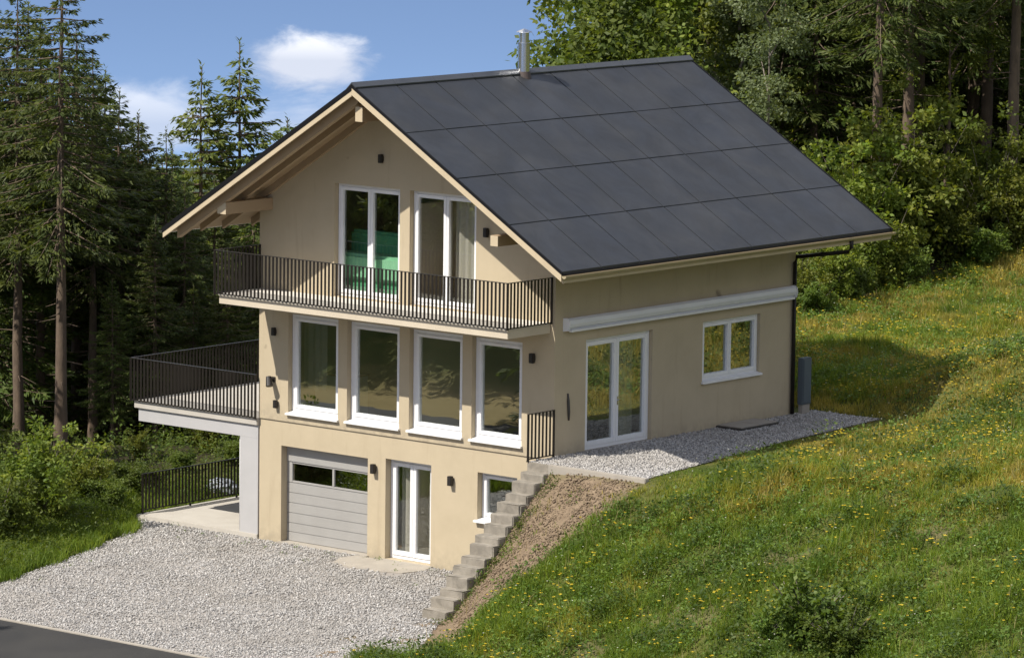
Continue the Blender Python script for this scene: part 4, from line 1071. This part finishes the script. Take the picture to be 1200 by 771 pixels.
plant('sB', -9.80, -3.60, 0.950, 1.20, 'tree just beyond the left edge of the picture, shading the verge', 'tree', 'trees beyond the left edge that shade the verge')
plant('sC', -11.50, 0.60, 0.950, 1.66, 'tree just beyond the left edge of the picture, shading the verge', 'tree', 'trees beyond the left edge that shade the verge')
plant('hD', -11.00, -27.50, 1.000, 0.60, 'tall bush on the grassy rise across the road, seen mirrored in the window panes', 'bush', 'bushes across the road mirrored in the windows')
plant('hD', -15.50, -29.00, 1.100, 2.89, 'tall bush on the grassy rise across the road, seen mirrored in the window panes', 'bush', 'bushes across the road mirrored in the windows')
plant('hD', -17.50, -33.50, 1.350, 4.20, 'tall bush on the grassy rise across the road, seen mirrored in the window panes', 'bush', 'bushes across the road mirrored in the windows')
plant('hD', -21.50, -28.60, 0.900, 1.77, 'tall bush on the grassy rise across the road, seen mirrored in the window panes', 'bush', 'bushes across the road mirrored in the windows')
plant('hD', -24.50, -32.00, 1.300, 3.56, 'tall bush on the grassy rise across the road, seen mirrored in the window panes', 'bush', 'bushes across the road mirrored in the windows')
plant('hD', -28.50, -28.50, 1.100, 0.79, 'tall bush on the grassy rise across the road, seen mirrored in the window panes', 'bush', 'bushes across the road mirrored in the windows')
plant('hD', -19.00, -37.00, 1.500, 2.25, 'tall bush on the grassy rise across the road, seen mirrored in the window panes', 'bush', 'bushes across the road mirrored in the windows')
plant('hD', -25.00, -39.00, 1.500, 6.16, 'tall bush on the grassy rise across the road, seen mirrored in the window panes', 'bush', 'bushes across the road mirrored in the windows')
plant('hD', -13.00, -34.00, 1.200, 0.41, 'tall bush on the grassy rise across the road, seen mirrored in the window panes', 'bush', 'bushes across the road mirrored in the windows')
plant('hD', -22.00, -33.00, 1.000, 4.97, 'tall bush on the grassy rise across the road, seen mirrored in the window panes', 'bush', 'bushes across the road mirrored in the windows')
plant('hD', -31.00, -35.00, 1.300, 5.25, 'tall bush on the grassy rise across the road, seen mirrored in the window panes', 'bush', 'bushes across the road mirrored in the windows')
plant('hD', -13.20, -28.40, 1.200, 0.53, 'tall bush on the grassy rise across the road, seen mirrored in the window panes', 'bush', 'bushes across the road mirrored in the windows')
plant('hD', -18.60, -30.20, 1.300, 0.86, 'tall bush on the grassy rise across the road, seen mirrored in the window panes', 'bush', 'bushes across the road mirrored in the windows')
plant('hD', -22.80, -30.60, 1.350, 5.05, 'tall bush on the grassy rise across the road, seen mirrored in the window panes', 'bush', 'bushes across the road mirrored in the windows')
plant('hD', -26.50, -30.50, 1.200, 6.25, 'tall bush on the grassy rise across the road, seen mirrored in the window panes', 'bush', 'bushes across the road mirrored in the windows')
plant('hD', -15.50, -31.50, 1.400, 0.47, 'tall bush on the grassy rise across the road, seen mirrored in the window panes', 'bush', 'bushes across the road mirrored in the windows')
plant('sB', -21.50, 39.89, 1.314, 4.55, 'shaded tree packed in the forest behind the bushes and the roof', 'tree', 'forest on the slope behind the house')
plant('bB', -23.46, 46.07, 1.218, 1.40, 'shaded tree packed in the forest behind the bushes and the roof', 'tree', 'forest on the slope behind the house')
plant('bB', -24.07, 50.76, 1.369, 2.05, 'shaded tree packed in the forest behind the bushes and the roof', 'tree', 'forest on the slope behind the house')
plant('bB', -23.42, 53.91, 1.306, 5.76, 'shaded tree packed in the forest behind the bushes and the roof', 'tree', 'forest on the slope behind the house')
plant('bB', -21.55, 55.46, 1.417, 1.00, 'shaded tree packed in the forest behind the bushes and the roof', 'tree', 'forest on the slope behind the house')
plant('sC', -17.63, 53.52, 1.585, 0.93, 'shaded tree packed in the forest behind the bushes and the roof', 'tree', 'forest on the slope behind the house')
plant('bB', -17.40, 56.33, 1.295, 0.63, 'shaded tree packed in the forest behind the bushes and the roof', 'tree', 'forest on the slope behind the house')
plant('sB', -14.90, 55.80, 1.442, 5.81, 'shaded tree packed in the forest behind the bushes and the roof', 'tree', 'forest on the slope behind the house')
plant('sC', -15.44, 44.94, 1.505, 0.68, 'shaded tree packed in the forest behind the bushes and the roof', 'tree', 'forest on the slope behind the house')
plant('sB', -16.01, 49.67, 1.366, 4.94, 'shaded tree packed in the forest behind the bushes and the roof', 'tree', 'forest on the slope behind the house')
plant('sB', -14.46, 50.96, 1.225, 3.51, 'shaded tree packed in the forest behind the bushes and the roof', 'tree', 'forest on the slope behind the house')
plant('sC', -14.99, 40.11, 1.591, 1.52, 'shaded tree packed in the forest behind the bushes and the roof', 'tree', 'forest on the slope behind the house')
plant('bB', -8.67, 45.38, 1.211, 3.53, 'shaded tree packed in the forest behind the bushes and the roof', 'tree', 'forest on the slope behind the house')
plant('sB', -12.02, 53.00, 1.198, 5.85, 'shaded tree packed in the forest behind the bushes and the roof', 'tree', 'forest on the slope behind the house')
plant('hD', -9.98, 31.27, 1.745, 2.05, 'understory bush in the forest behind the meadow', 'bush', 'understory of the right forest')
plant('hD', -5.21, 27.44, 1.154, 1.06, 'understory bush in the forest behind the meadow', 'bush', 'understory of the right forest')
plant('hD', -2.90, 26.76, 0.638, 0.38, 'understory bush in the forest behind the meadow', 'bush', 'understory of the right forest')
plant('hD', -8.18, 36.68, 1.434, 3.68, 'understory bush in the forest behind the meadow', 'bush', 'understory of the right forest')
plant('hD', -5.26, 35.21, 0.902, 2.61, 'understory bush in the forest behind the meadow', 'bush', 'understory of the right forest')
plant('hD', -2.95, 34.53, 0.239, 3.63, 'understory bush in the forest behind the meadow', 'bush', 'understory of the right forest')
plant('hD', -2.90, 37.18, 0.134, 5.79, 'understory bush in the forest behind the meadow', 'bush', 'understory of the right forest')
plant('hD', -10.58, 35.98, 1.524, 6.18, 'understory bush in the forest behind the meadow', 'bush', 'understory of the right forest')
plant('hD', -7.03, 33.73, 1.395, 2.30, 'understory bush in the forest behind the meadow', 'bush', 'understory of the right forest')
plant('hD', -8.08, 40.67, 1.413, 3.32, 'understory bush in the forest behind the meadow', 'bush', 'understory of the right forest')
plant('hD', -5.73, 40.02, 1.021, 4.27, 'understory bush in the forest behind the meadow', 'bush', 'understory of the right forest')
#TREES>>
for rec in PROTO.values():
    if not rec[1]:
        for ch in list(rec[0].children): bpy.data.objects.remove(ch)
        bpy.data.objects.remove(rec[0])

# ------------------------------------------------------------------ meadow
def blades(name, x, y, h, wd, mat, lean=.35, z=None, seed=1, seg3=True):
    g = np.random.default_rng(seed); n = len(x); zz_ = H(x, y) - .01 if z is None else z
    a = g.uniform(0, 6.283, n); ln_ = np.abs(g.normal(0, lean, n)) + .08; b = g.uniform(0, 6.283, n)
    base = np.c_[x, y, zz_]; sd_ = np.c_[np.cos(a), np.sin(a), np.zeros(n)] * (wd / 2)[:, None]
    dirn = np.c_[np.cos(b), np.sin(b), np.zeros(n)]
    mid = base + np.c_[np.zeros(n), np.zeros(n), h * .55] + dirn * (h * ln_ * .35)[:, None]
    tip = base + np.c_[np.zeros(n), np.zeros(n), h * (1 - .35 * np.minimum(1, ln_))] + dirn * (h * ln_)[:, None]
    v = np.stack([base - sd_, base + sd_, mid + sd_ * .8, tip, mid - sd_ * .8], 1).reshape(-1, 3)
    i = np.arange(n) * 5
    f = np.concatenate([np.stack([i, i + 1, i + 2, i + 4], -1), np.stack([i + 4, i + 2, i + 3, i + 3], -1)])
    tri = np.concatenate([np.stack([i, i + 1, i + 2], -1), np.stack([i, i + 2, i + 4], -1), np.stack([i + 4, i + 2, i + 3], -1)])
    return npmesh(name, v, tri, mat)

def grass_ok(x, y):
    l, t = lt(x, y)
    z = H(x, y)
    ok = (x > 9.3) | ((y > 9.9) & (x > -6))
    ok &= ~inpoly(x, y, [(8.9, -1.1), (12.28, -1.1), (11.88, 1.5), (11.33, 5), (10.9, 9.75), (8.9, 9.75)])
    ok &= (z > .12) | (x > 11)
    ok &= y > yroad(x) + .25
    ok &= (x > 9.75) | (y > 9)
    return ok
def field(n, lo, hi, g):
    p = g.uniform(lo, hi, (n, 2)); return p[:, 0], p[:, 1]
g = np.random.default_rng(3)
LAT = np.random.default_rng(99).random((256, 256))
def vnoise(x, y, s=1.0, oct=3, seed=0):
    r_ = 0; a_ = 1; tot = 0; px = np.asarray(x) * s * .7 + 31.7 + seed * 17.3; py = np.asarray(y) * s * .7 + 57.1 + seed * 9.1
    for o_ in range(oct):
        ix = np.floor(px).astype(int); iy = np.floor(py).astype(int); fx = px - ix; fy = py - iy; fx = fx * fx * (3 - 2 * fx); fy = fy * fy * (3 - 2 * fy)
        A = LAT[ix % 256, iy % 256]; B = LAT[(ix + 1) % 256, iy % 256]; C_ = LAT[ix % 256, (iy + 1) % 256]; D = LAT[(ix + 1) % 256, (iy + 1) % 256]
        r_ = r_ + a_ * ((A * (1 - fx) + B * fx) * (1 - fy) + (C_ * (1 - fx) + D * fx) * fy); tot += a_; a_ *= .5; px = px * 2.03 + 5; py = py * 2.03 + 3
    return np.clip((r_ / tot - .5) * 1.7 + .5, 0, 1)
VIS = lambda x, y: (lt(x, y)[0] > -3.5) & (lt(x, y)[0] < 18) & (lt(x, y)[1] < 13.5 + 1.1 * (np.maximum(lt(x, y)[0], 3) - 7.1)) & (lt(x, y)[1] > -32)
# tufts: several blades round each centre
x, y = field(400000, (-3, -19), (33, 32), g)
dens = np.clip(.55 + .7 * vnoise(x, y, 1.7), .08, 1) * (1 - .93 * soil_mask(x, y))
k = grass_ok(x, y) & VIS(x, y) & (g.random(len(x)) < dens); x, y = x[k], y[k]
hh = (.09 + .30 * vnoise(x, y, 1.6, seed=2) ** 1.3) * g.uniform(.6, 1.3, len(x))
hh *= .22 + .78 * sst(.3, 2.2, np.where((y > -1.3) & (y < 9.9), x - xe(y), 2))
hh *= np.where(soil_mask(x, y) > .3, .45, 1) * np.where(y > 9, .85, 1)
m_ = 4
xx = np.repeat(x, m_) + g.normal(0, .028, len(x) * m_); yy = np.repeat(y, m_) + g.normal(0, .028, len(x) * m_); h2 = np.repeat(hh, m_) * g.uniform(.6, 1.15, len(x) * m_)
# the slope facing the road is greener, the top of the meadow drier
low = sst(-.8, -5, yy) * .42
pat = vnoise(xx, yy, .75, seed=5) - low + .12 * sst(3, 9, yy) + g.normal(0, .09, len(xx))
print('meadow blades', len(xx))
for nm, lab, lo, hi, mt, sd in (('lush_grass', 'fresh green grass patches on the slope', -9, .40, 'lushgrass', 5), ('meadow_grass', 'yellowish meadow grass covering the slope', .40, .66, 'grass', 4), ('dry_grass', 'pale dry grass patches on the slope', .66, 9, 'drymeadow', 6)):
    kk = (pat > lo) & (pat <= hi)
    tag(blades(nm, xx[kk], yy[kk], h2[kk] * (1.15 if sd == 5 else 1), g.uniform(.009, .019, kk.sum()), M[mt], .5, seed=sd), lab, 'grass', kind='stuff')
# tussocks
cx_, cy_ = field(3600, (-2, -19), (33, 30), g); k = grass_ok(cx_, cy_) & VIS(cx_, cy_) & ((cx_ > xe(cy_) + 1.4) | (cy_ < -1.8) | (cy_ > 10.3)) & (soil_mask(cx_, cy_) < .5) & (g.random(len(cx_)) < .25 + .75 * vnoise(cx_, cy_, .9, seed=3)); cx_, cy_ = cx_[k], cy_[k]
nb_ = 46; k = np.repeat(np.arange(len(cx_)), nb_); sp_ = g.uniform(.05, .14, len(cx_))
tag(blades('tussock_grass', cx_[k] + g.normal(0, 1, len(k)) * sp_[k], cy_[k] + g.normal(0, 1, len(k)) * sp_[k], g.uniform(.6, 1.1, len(k)) * g.uniform(.2, .46, len(cx_))[k], g.uniform(.009, .018, len(k)), M['lushgrass'], .75, seed=21), 'taller grass tussocks dotted over the slope', 'grass', kind='stuff')
# broad weeds as leafy ground cover
def weeds(name, cx, cy, nl, size, hgt, mat, seed, spread=.13):
    g = np.random.default_rng(seed); n = len(cx) * nl; k = np.repeat(np.arange(len(cx)), nl)
    px = cx[k] + g.normal(0, spread, n); py = cy[k] + g.normal(0, spread, n); pz = H(px, py) + g.uniform(.02, 1, n) * hgt[k]
    d = unit(np.c_[g.normal(0, 1, n), g.normal(0, 1, n), g.normal(.2, .5, n)]); w = unit(np.cross(d, unit(np.array([0, 0, 1.]) + g.normal(0, .4, (n, 3)))))
    v, f = quads_from(np.c_[px, py, pz], d, w, g.uniform(.6, 1.3, n) * size, g.uniform(.35, .6, n) * size)
    return npmesh(name, v, f, mat)
x, y = field(30000, (-2, -19), (33, 31), g)
k = grass_ok(x, y) & VIS(x, y) & ((x > xe(y) + 1.3) | (y < -1.7) | (y > 10.6)) & (g.random(len(x)) < np.clip(1.6 * vnoise(x, y, 1.1, seed=4) - .45 + .6 * sst(1, -4, y), 0, 1) * (1 - .9 * soil_mask(x, y))); x, y = x[k], y[k]
tag(weeds('meadow_weeds', x, y, 24, .085, g.uniform(.12, .34, len(x)), M['weed'], 8), 'broad leaved weeds growing through the meadow', 'weeds', kind='stuff')
x, y = field(2100, (9.8, -19), (33, 26), g); k = grass_ok(x, y) & VIS(x, y) & ((x > xe(y) + 1.3) | (y < -1.7) | (y > 10.6)) & (g.random(len(x)) < vnoise(x, y, .6, seed=8) * .8 + .35 * sst(0, -6, y)) & (soil_mask(x, y) < .3); x, y = x[k], y[k]
tag(weeds('tall_weeds', x, y, 100, .10, g.uniform(.2, .62, len(x)), M['weeddark'], 18, .2), 'tall dark green weed clumps on the slope', 'weeds', kind='stuff')
# dry stalks and flowers
x, y = field(24000, (-2, -19), (33, 31), g); k = grass_ok(x, y) & VIS(x, y) & ((x > xe(y) + 1.3) | (y < -1.7) | (y > 10.6)) & (g.random(len(x)) < np.clip(vnoise(x, y, 2.2), .05, 1)); x, y = x[k], y[k]
tag(blades('dry_stalks', x, y, g.uniform(.2, .5, len(x)), g.uniform(.007, .014, len(x)), M['drygrass'], .35, seed=9), 'dry straw coloured stalks standing in the meadow', 'stalks', kind='stuff')
def flowers(name, x, y, mat, size, h, seed, npet=5):
    g = np.random.default_rng(seed); n = len(x) * npet; k = np.repeat(np.arange(len(x)), npet); a = np.tile(np.arange(npet) * 6.283 / npet, len(x)) + np.repeat(g.uniform(0, 6, len(x)), npet)
    z = H(x, y) + h; c = np.c_[x[k], y[k], z[k]]; d = unit(np.c_[np.cos(a), np.sin(a), np.repeat(g.uniform(.0, .8, len(x)), npet)]); w = unit(np.c_[-np.sin(a), np.cos(a), g.normal(0, .3, n)])
    v, f = quads_from(c, d, w, np.full(n, size), np.full(n, size * .8)); return npmesh(name, v, f, mat)
x, y = field(30000, (-2, -19), (33, 31), g); k = grass_ok(x, y) & VIS(x, y) & ((x > xe(y) + 1.3) | (y < -1.7) | (y > 10.6)) & (g.random(len(x)) < np.clip(5 * vnoise(x, y, 1.1, seed=11) - 2.6, 0.05, 1)) & (soil_mask(x, y) < .4); x, y = x[k], y[k]
tag(flowers('yellow_flowers', x, y, M['yellow'], .042, g.uniform(.15, .4, len(x)), 10), 'small yellow wildflowers scattered over the meadow', 'flowers', kind='stuff')
x, y = field(2250, (-2, -19), (33, 31), g); k = grass_ok(x, y) & VIS(x, y) & (soil_mask(x, y) < .4); x, y = x[k], y[k]
tag(flowers('white_flowers', x, y, M['whitepetal'], .024, g.uniform(.15, .35, len(x)), 11), 'small white wildflowers scattered over the meadow', 'flowers', kind='stuff')
# verge at the left of the forecourt
def verge_ok(x, y):
    return (x < xleft(y) - .02 + .12 * np.sin(y * 3.1)) & (x > -14) & (y > yroad(x) + .2) & ~((y > -.1) & (x > -4.2))
x, y = field(52000, (-13, -11), (1.2, 4), g); k = verge_ok(x, y) & (g.random(len(x)) < np.where(x > -7.5, 1, .35)) & (g.random(len(x)) < np.where((y > 1) , .25, 1)); x, y = x[k], y[k]
xx = np.repeat(x, 4) + g.normal(0, .03, len(x) * 4); yy = np.repeat(y, 4) + g.normal(0, .03, len(x) * 4)
tag(blades('verge_grass', xx, yy, g.uniform(.12, .38, len(xx)), g.uniform(.010, .02, len(xx)), M['lushgrass'], .45, seed=14), 'lush grass verge along the left edge of the forecourt', 'grass', kind='stuff')
x, y = field(5200, (-13, -10.5), (1.0, 9), g); k = verge_ok(x, y) & (x < xleft(y) - .3) & ((y < 0) | (g.random(len(x)) < .3)); x, y = x[k], y[k]
tag(weeds('verge_weeds', x, y, 26, .09, g.uniform(.2, .55, len(x)), M['weed'], 15, .16), 'leafy weeds in the verge left of the forecourt', 'weeds', kind='stuff')
x, y = field(900, (-4, -11), (12, 0), g); k = inpoly(x, y, FORE) & (np.minimum(np.abs(x - xleft(y)), np.abs(y + .3)) < g.exponential(.35, len(x))); x, y = x[k], y[k]
tag(weeds('gravel_weeds', x, y, 9, .05, g.uniform(.03, .10, len(x)), M['weed'], 25, .05), 'small weeds sprouting at the edges of the gravel', 'weeds', kind='stuff')
q = g.uniform(0, 1, 130); x = 9.84 + np.abs(g.normal(0, .14, 130)); y = -1.1 - q * 4.0
tag(weeds('bank_weeds', x, y, 12, .06, g.uniform(.05, .2, 130), M['weed'], 26, .06), 'weeds creeping along the foot of the stone stairs', 'weeds', kind='stuff')
# forest undergrowth
x, y = field(9000, (-45, -4), (16, 60), g); l, t = lt(x, y)
k = (forest_mask(x, y) > .4) & ((l > 0) | (t > 15) | (g.random(len(x)) < .3)) & (((l < -4) & (l > -16) & (t < 34)) | ((l > 1) & (l < 14) & (t < 42))) ; x, y = x[k], y[k]
tag(weeds('forest_undergrowth', x, y, 22, .14, g.uniform(.2, .8, len(x)), M['weed'], 16, .3), 'low leafy undergrowth on the forest floor', 'undergrowth', kind='stuff')
# field in front of the road (beyond the frame, mirrored in the glass)
#VEG>>

# far hills across the valley
hv = []; hf = []; n1, n2 = 90, 14; rh = random.Random(4); prof = [rh.uniform(-1, 1) for _ in range(n1 + 1)]
for i in range(n1 + 1):
    ang = R(90 + 20) + R(70) * (i / n1 - .35); base = 1
    for j in range(n2 + 1):
        d = 900 + 60 * j; s_ = math.sin(math.pi * j / n2)
        hgt = -178 + s_ * (38 + 14 * math.sin(i * .21) + 8 * math.sin(i * .53 + 1) + 2 * prof[i])
        hv.append((math.cos(ang) * d, math.sin(ang) * d, hgt if j not in (0, n2) else -230))
for i in range(n1):
    for j in range(n2): a = i * (n2 + 1) + j; hf.append((a, a + n2 + 1, a + n2 + 2, a + 1))
tag(MB().add(hv, hf).build('hills', M['hill'], None, smooth=True), kind='structure')

# ------------------------------------------------------------------ camera
F_, D_ = 5500.0, 110.899
az, pit, roll = R(39.789), R(7.595), R(.723)
r0 = Vector((math.cos(az), math.sin(az), 0)); h0 = Vector((-math.sin(az), math.cos(az), 0))
fw = h0 * math.cos(pit) - Vector((0, 0, math.sin(pit))); up = h0 * math.sin(pit) + Vector((0, 0, math.cos(pit)))
cr2 = r0 * math.cos(roll) + up * math.sin(roll); cu2 = up * math.cos(roll) - r0 * math.sin(roll)
cp = Vector((4.5, 4.3, 4.5)) - fw * D_ + cr2 * (-.258) + cu2 * .522
cam = bpy.data.cameras.new('camera'); co = bpy.data.objects.new('camera', cam); COL.objects.link(co)
mw = Matrix.Identity(4)
for i in range(3): mw[i][0] = cr2[i]; mw[i][1] = cu2[i]; mw[i][2] = -fw[i]; mw[i][3] = cp[i]
co.matrix_world = mw
cam.sensor_width = 36; cam.lens = 36 * F_ / 1200; cam.clip_start = 1; cam.clip_end = 5000
S.camera = co

# ------------------------------------------------------------------ light
SUNV = Vector((-.34, -1, 1.27)).normalized()
sl = bpy.data.lights.new('sun', 'SUN'); sl.energy = 4.4; sl.angle = R(.55); sl.color = (1, .94, .84)
so_ = bpy.data.objects.new('sun', sl); COL.objects.link(so_); so_.rotation_euler = SUNV.to_track_quat('Z', 'Y').to_euler()
w = bpy.data.worlds.new('World'); S.world = w; w.use_nodes = True; nt = w.node_tree; nt.nodes.clear()
wo = nd(nt, 'ShaderNodeOutputWorld'); bgn = nd(nt, 'ShaderNodeBackground')
sky = nd(nt, 'ShaderNodeTexSky'); sky.sky_type = 'NISHITA'; sky.sun_disc = False
sky.sun_elevation = math.asin(SUNV.z); sky.sun_rotation = math.atan2(SUNV.x, SUNV.y)
sky.altitude = 600; sky.air_density = 1.0; sky.dust_density = .6; sky.ozone_density = 2.0
tc = nd(nt, 'ShaderNodeTexCoord')
# the site is high above a valley: the sky reaches below eye level
sx = nd(nt, 'ShaderNodeSeparateXYZ'); nt.links.new(tc.outputs['Generated'], sx.inputs[0])
ma = nd(nt, 'ShaderNodeMath', operation='MULTIPLY_ADD'); ma.inputs[1].default_value = 6.0; ma.inputs[2].default_value = .84
nt.links.new(sx.outputs[2], ma.inputs[0])
cx = nd(nt, 'ShaderNodeCombineXYZ'); nt.links.new(sx.outputs[0], cx.inputs[0]); nt.links.new(sx.outputs[1], cx.inputs[1]); nt.links.new(ma.outputs[0], cx.inputs[2])
nv = nd(nt, 'ShaderNodeVectorMath', operation='NORMALIZE'); nt.links.new(cx.outputs[0], nv.inputs[0]); nt.links.new(nv.outputs[0], sky.inputs[0])
# clouds: soft lumps in the northern sky
def cloudmask(azd, eld, wa, we, amp=.9, seed=0, lo=.35, hi=.85):
    a = R(azd); e = R(eld)
    fwd = (math.cos(e) * math.sin(a), math.cos(e) * math.cos(a), math.sin(e)); rt = (math.cos(a), -math.sin(a), 0)
    upv = (-math.sin(e) * math.sin(a), -math.sin(e) * math.cos(a), math.cos(e))
    def dot(vec, s):
        n = nd(nt, 'ShaderNodeVectorMath', operation='DOT_PRODUCT'); n.inputs[1].default_value = vec; nt.links.new(tc.outputs['Generated'], n.inputs[0])
        m2 = nd(nt, 'ShaderNodeMath', operation='MULTIPLY'); m2.inputs[1].default_value = s; nt.links.new(n.outputs['Value'], m2.inputs[0]); return m2.outputs[0]
    u_, v_ = dot(rt, 1 / R(wa)), dot(upv, 1 / R(we))
    c2 = nd(nt, 'ShaderNodeCombineXYZ'); nt.links.new(u_, c2.inputs[0]); nt.links.new(v_, c2.inputs[1]); c2.inputs[2].default_value = seed
    ln2 = nd(nt, 'ShaderNodeVectorMath', operation='LENGTH')
    c3 = nd(nt, 'ShaderNodeCombineXYZ'); nt.links.new(u_, c3.inputs[0]); nt.links.new(v_, c3.inputs[1]); nt.links.new(c3.outputs[0], ln2.inputs[0])
    nz = noise(nt, 1.15, 8, .6, c2.outputs[0], .35)
    k1 = nd(nt, 'ShaderNodeMath', operation='MULTIPLY_ADD'); k1.inputs[1].default_value = amp * 2; nt.links.new(nz, k1.inputs[0]); k1.inputs[2].default_value = 1 - amp
    k2 = nd(nt, 'ShaderNodeMath', operation='SUBTRACT'); nt.links.new(k1.outputs[0], k2.inputs[0]); nt.links.new(ln2.outputs['Value'], k2.inputs[1])
    mr = nd(nt, 'ShaderNodeMapRange', interpolation_type='SMOOTHSTEP'); mr.inputs[1].default_value = lo - .35; mr.inputs[2].default_value = hi - .35
    # facing this way only
    fd_ = nd(nt, 'ShaderNodeVectorMath', operation='DOT_PRODUCT'); fd_.inputs[1].default_value = fwd; nt.links.new(tc.outputs['Generated'], fd_.inputs[0])
    gt = nd(nt, 'ShaderNodeMath', operation='GREATER_THAN'); gt.inputs[1].default_value = .7; nt.links.new(fd_.outputs['Value'], gt.inputs[0])
    nt.links.new(k2.outputs[0], mr.inputs[0])
    mm = nd(nt, 'ShaderNodeMath', operation='MULTIPLY'); nt.links.new(mr.outputs[0], mm.inputs[0]); nt.links.new(gt.outputs[0], mm.inputs[1])
    return mm.outputs[0], v_
def fade(sock, s):
    m2 = nd(nt, 'ShaderNodeMath', operation='MULTIPLY'); m2.inputs[1].default_value = s; nt.links.new(sock, m2.inputs[0]); return m2.outputs[0]
AZ0 = -39.789
def pxdir(u, v): return AZ0 + math.degrees(math.atan((u - 600) / F_)), -7.595 + math.degrees(math.atan((385.5 - v) / F_)) 
SKYK = .13
def tint(sock):
    t_ = nd(nt, 'ShaderNodeMix'); t_.data_type = 'RGBA'; t_.blend_type = 'MULTIPLY'; t_.inputs[0].default_value = 1; t_.inputs[7].default_value = (1.03, .99, .98, 1); nt.links.new(sock, t_.inputs[6]); return t_.outputs[2]
col = tint(sky.outputs[0])
WH = 6.6
# unseen scattered clouds added over the rest of the sky to brighten shaded walls
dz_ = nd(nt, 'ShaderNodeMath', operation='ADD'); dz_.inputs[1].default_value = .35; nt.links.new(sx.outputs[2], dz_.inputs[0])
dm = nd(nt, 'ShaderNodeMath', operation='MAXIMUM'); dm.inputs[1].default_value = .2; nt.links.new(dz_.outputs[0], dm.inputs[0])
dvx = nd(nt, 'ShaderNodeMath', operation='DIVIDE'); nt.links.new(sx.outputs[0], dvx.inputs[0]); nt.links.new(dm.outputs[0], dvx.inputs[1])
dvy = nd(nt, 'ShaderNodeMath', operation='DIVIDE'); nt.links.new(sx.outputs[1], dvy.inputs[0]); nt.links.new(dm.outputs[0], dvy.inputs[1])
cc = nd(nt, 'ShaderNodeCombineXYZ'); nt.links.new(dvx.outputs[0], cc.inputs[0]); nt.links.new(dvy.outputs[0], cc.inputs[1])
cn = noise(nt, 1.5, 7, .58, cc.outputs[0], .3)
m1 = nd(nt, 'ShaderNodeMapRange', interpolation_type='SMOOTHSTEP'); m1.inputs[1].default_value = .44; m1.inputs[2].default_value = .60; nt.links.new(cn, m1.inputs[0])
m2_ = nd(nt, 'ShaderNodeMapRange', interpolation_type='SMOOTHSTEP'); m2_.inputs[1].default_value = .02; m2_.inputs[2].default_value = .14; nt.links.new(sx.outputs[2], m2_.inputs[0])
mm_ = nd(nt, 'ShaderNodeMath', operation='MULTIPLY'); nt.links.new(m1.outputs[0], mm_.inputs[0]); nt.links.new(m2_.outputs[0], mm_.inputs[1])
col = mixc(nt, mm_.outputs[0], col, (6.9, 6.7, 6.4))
for (u, v, wa, we, amp, seed, lo, hi, op) in ((358, 74, .92, .44, .62, 3.1, .40, 1.0, .95), (150, 150, 1.1, .55, .8, 7.7, .2, 1.1, .6), (380, 150, 1.6, .5, .9, 1.3, .3, 1.3, .45)):
    a_, e_ = pxdir(u, v); mk, vv = cloudmask(a_, e_, wa, we, amp, seed, lo, hi)
    shade = ramp(nt, vv, .0, .75, (.60 * WH, .64 * WH, .74 * WH), (.98 * WH, .98 * WH, 1.0 * WH))
    col = mixc(nt, fade(mk, op), col, shade)
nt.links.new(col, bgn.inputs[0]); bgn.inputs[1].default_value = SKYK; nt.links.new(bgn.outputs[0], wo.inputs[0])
w.cycles.sampling_method = 'MANUAL'; w.cycles.sample_map_resolution = 512

S.render.engine = 'CYCLES'
S.cycles.use_denoising = True
S.cycles.max_bounces = 8; S.cycles.transparent_max_bounces = 16; S.cycles.diffuse_bounces = 3
S.cycles.sample_clamp_indirect = 6
S.view_settings.view_transform = 'Standard'; S.view_settings.look = 'None'; S.view_settings.gamma = 1; S.view_settings.exposure = .55
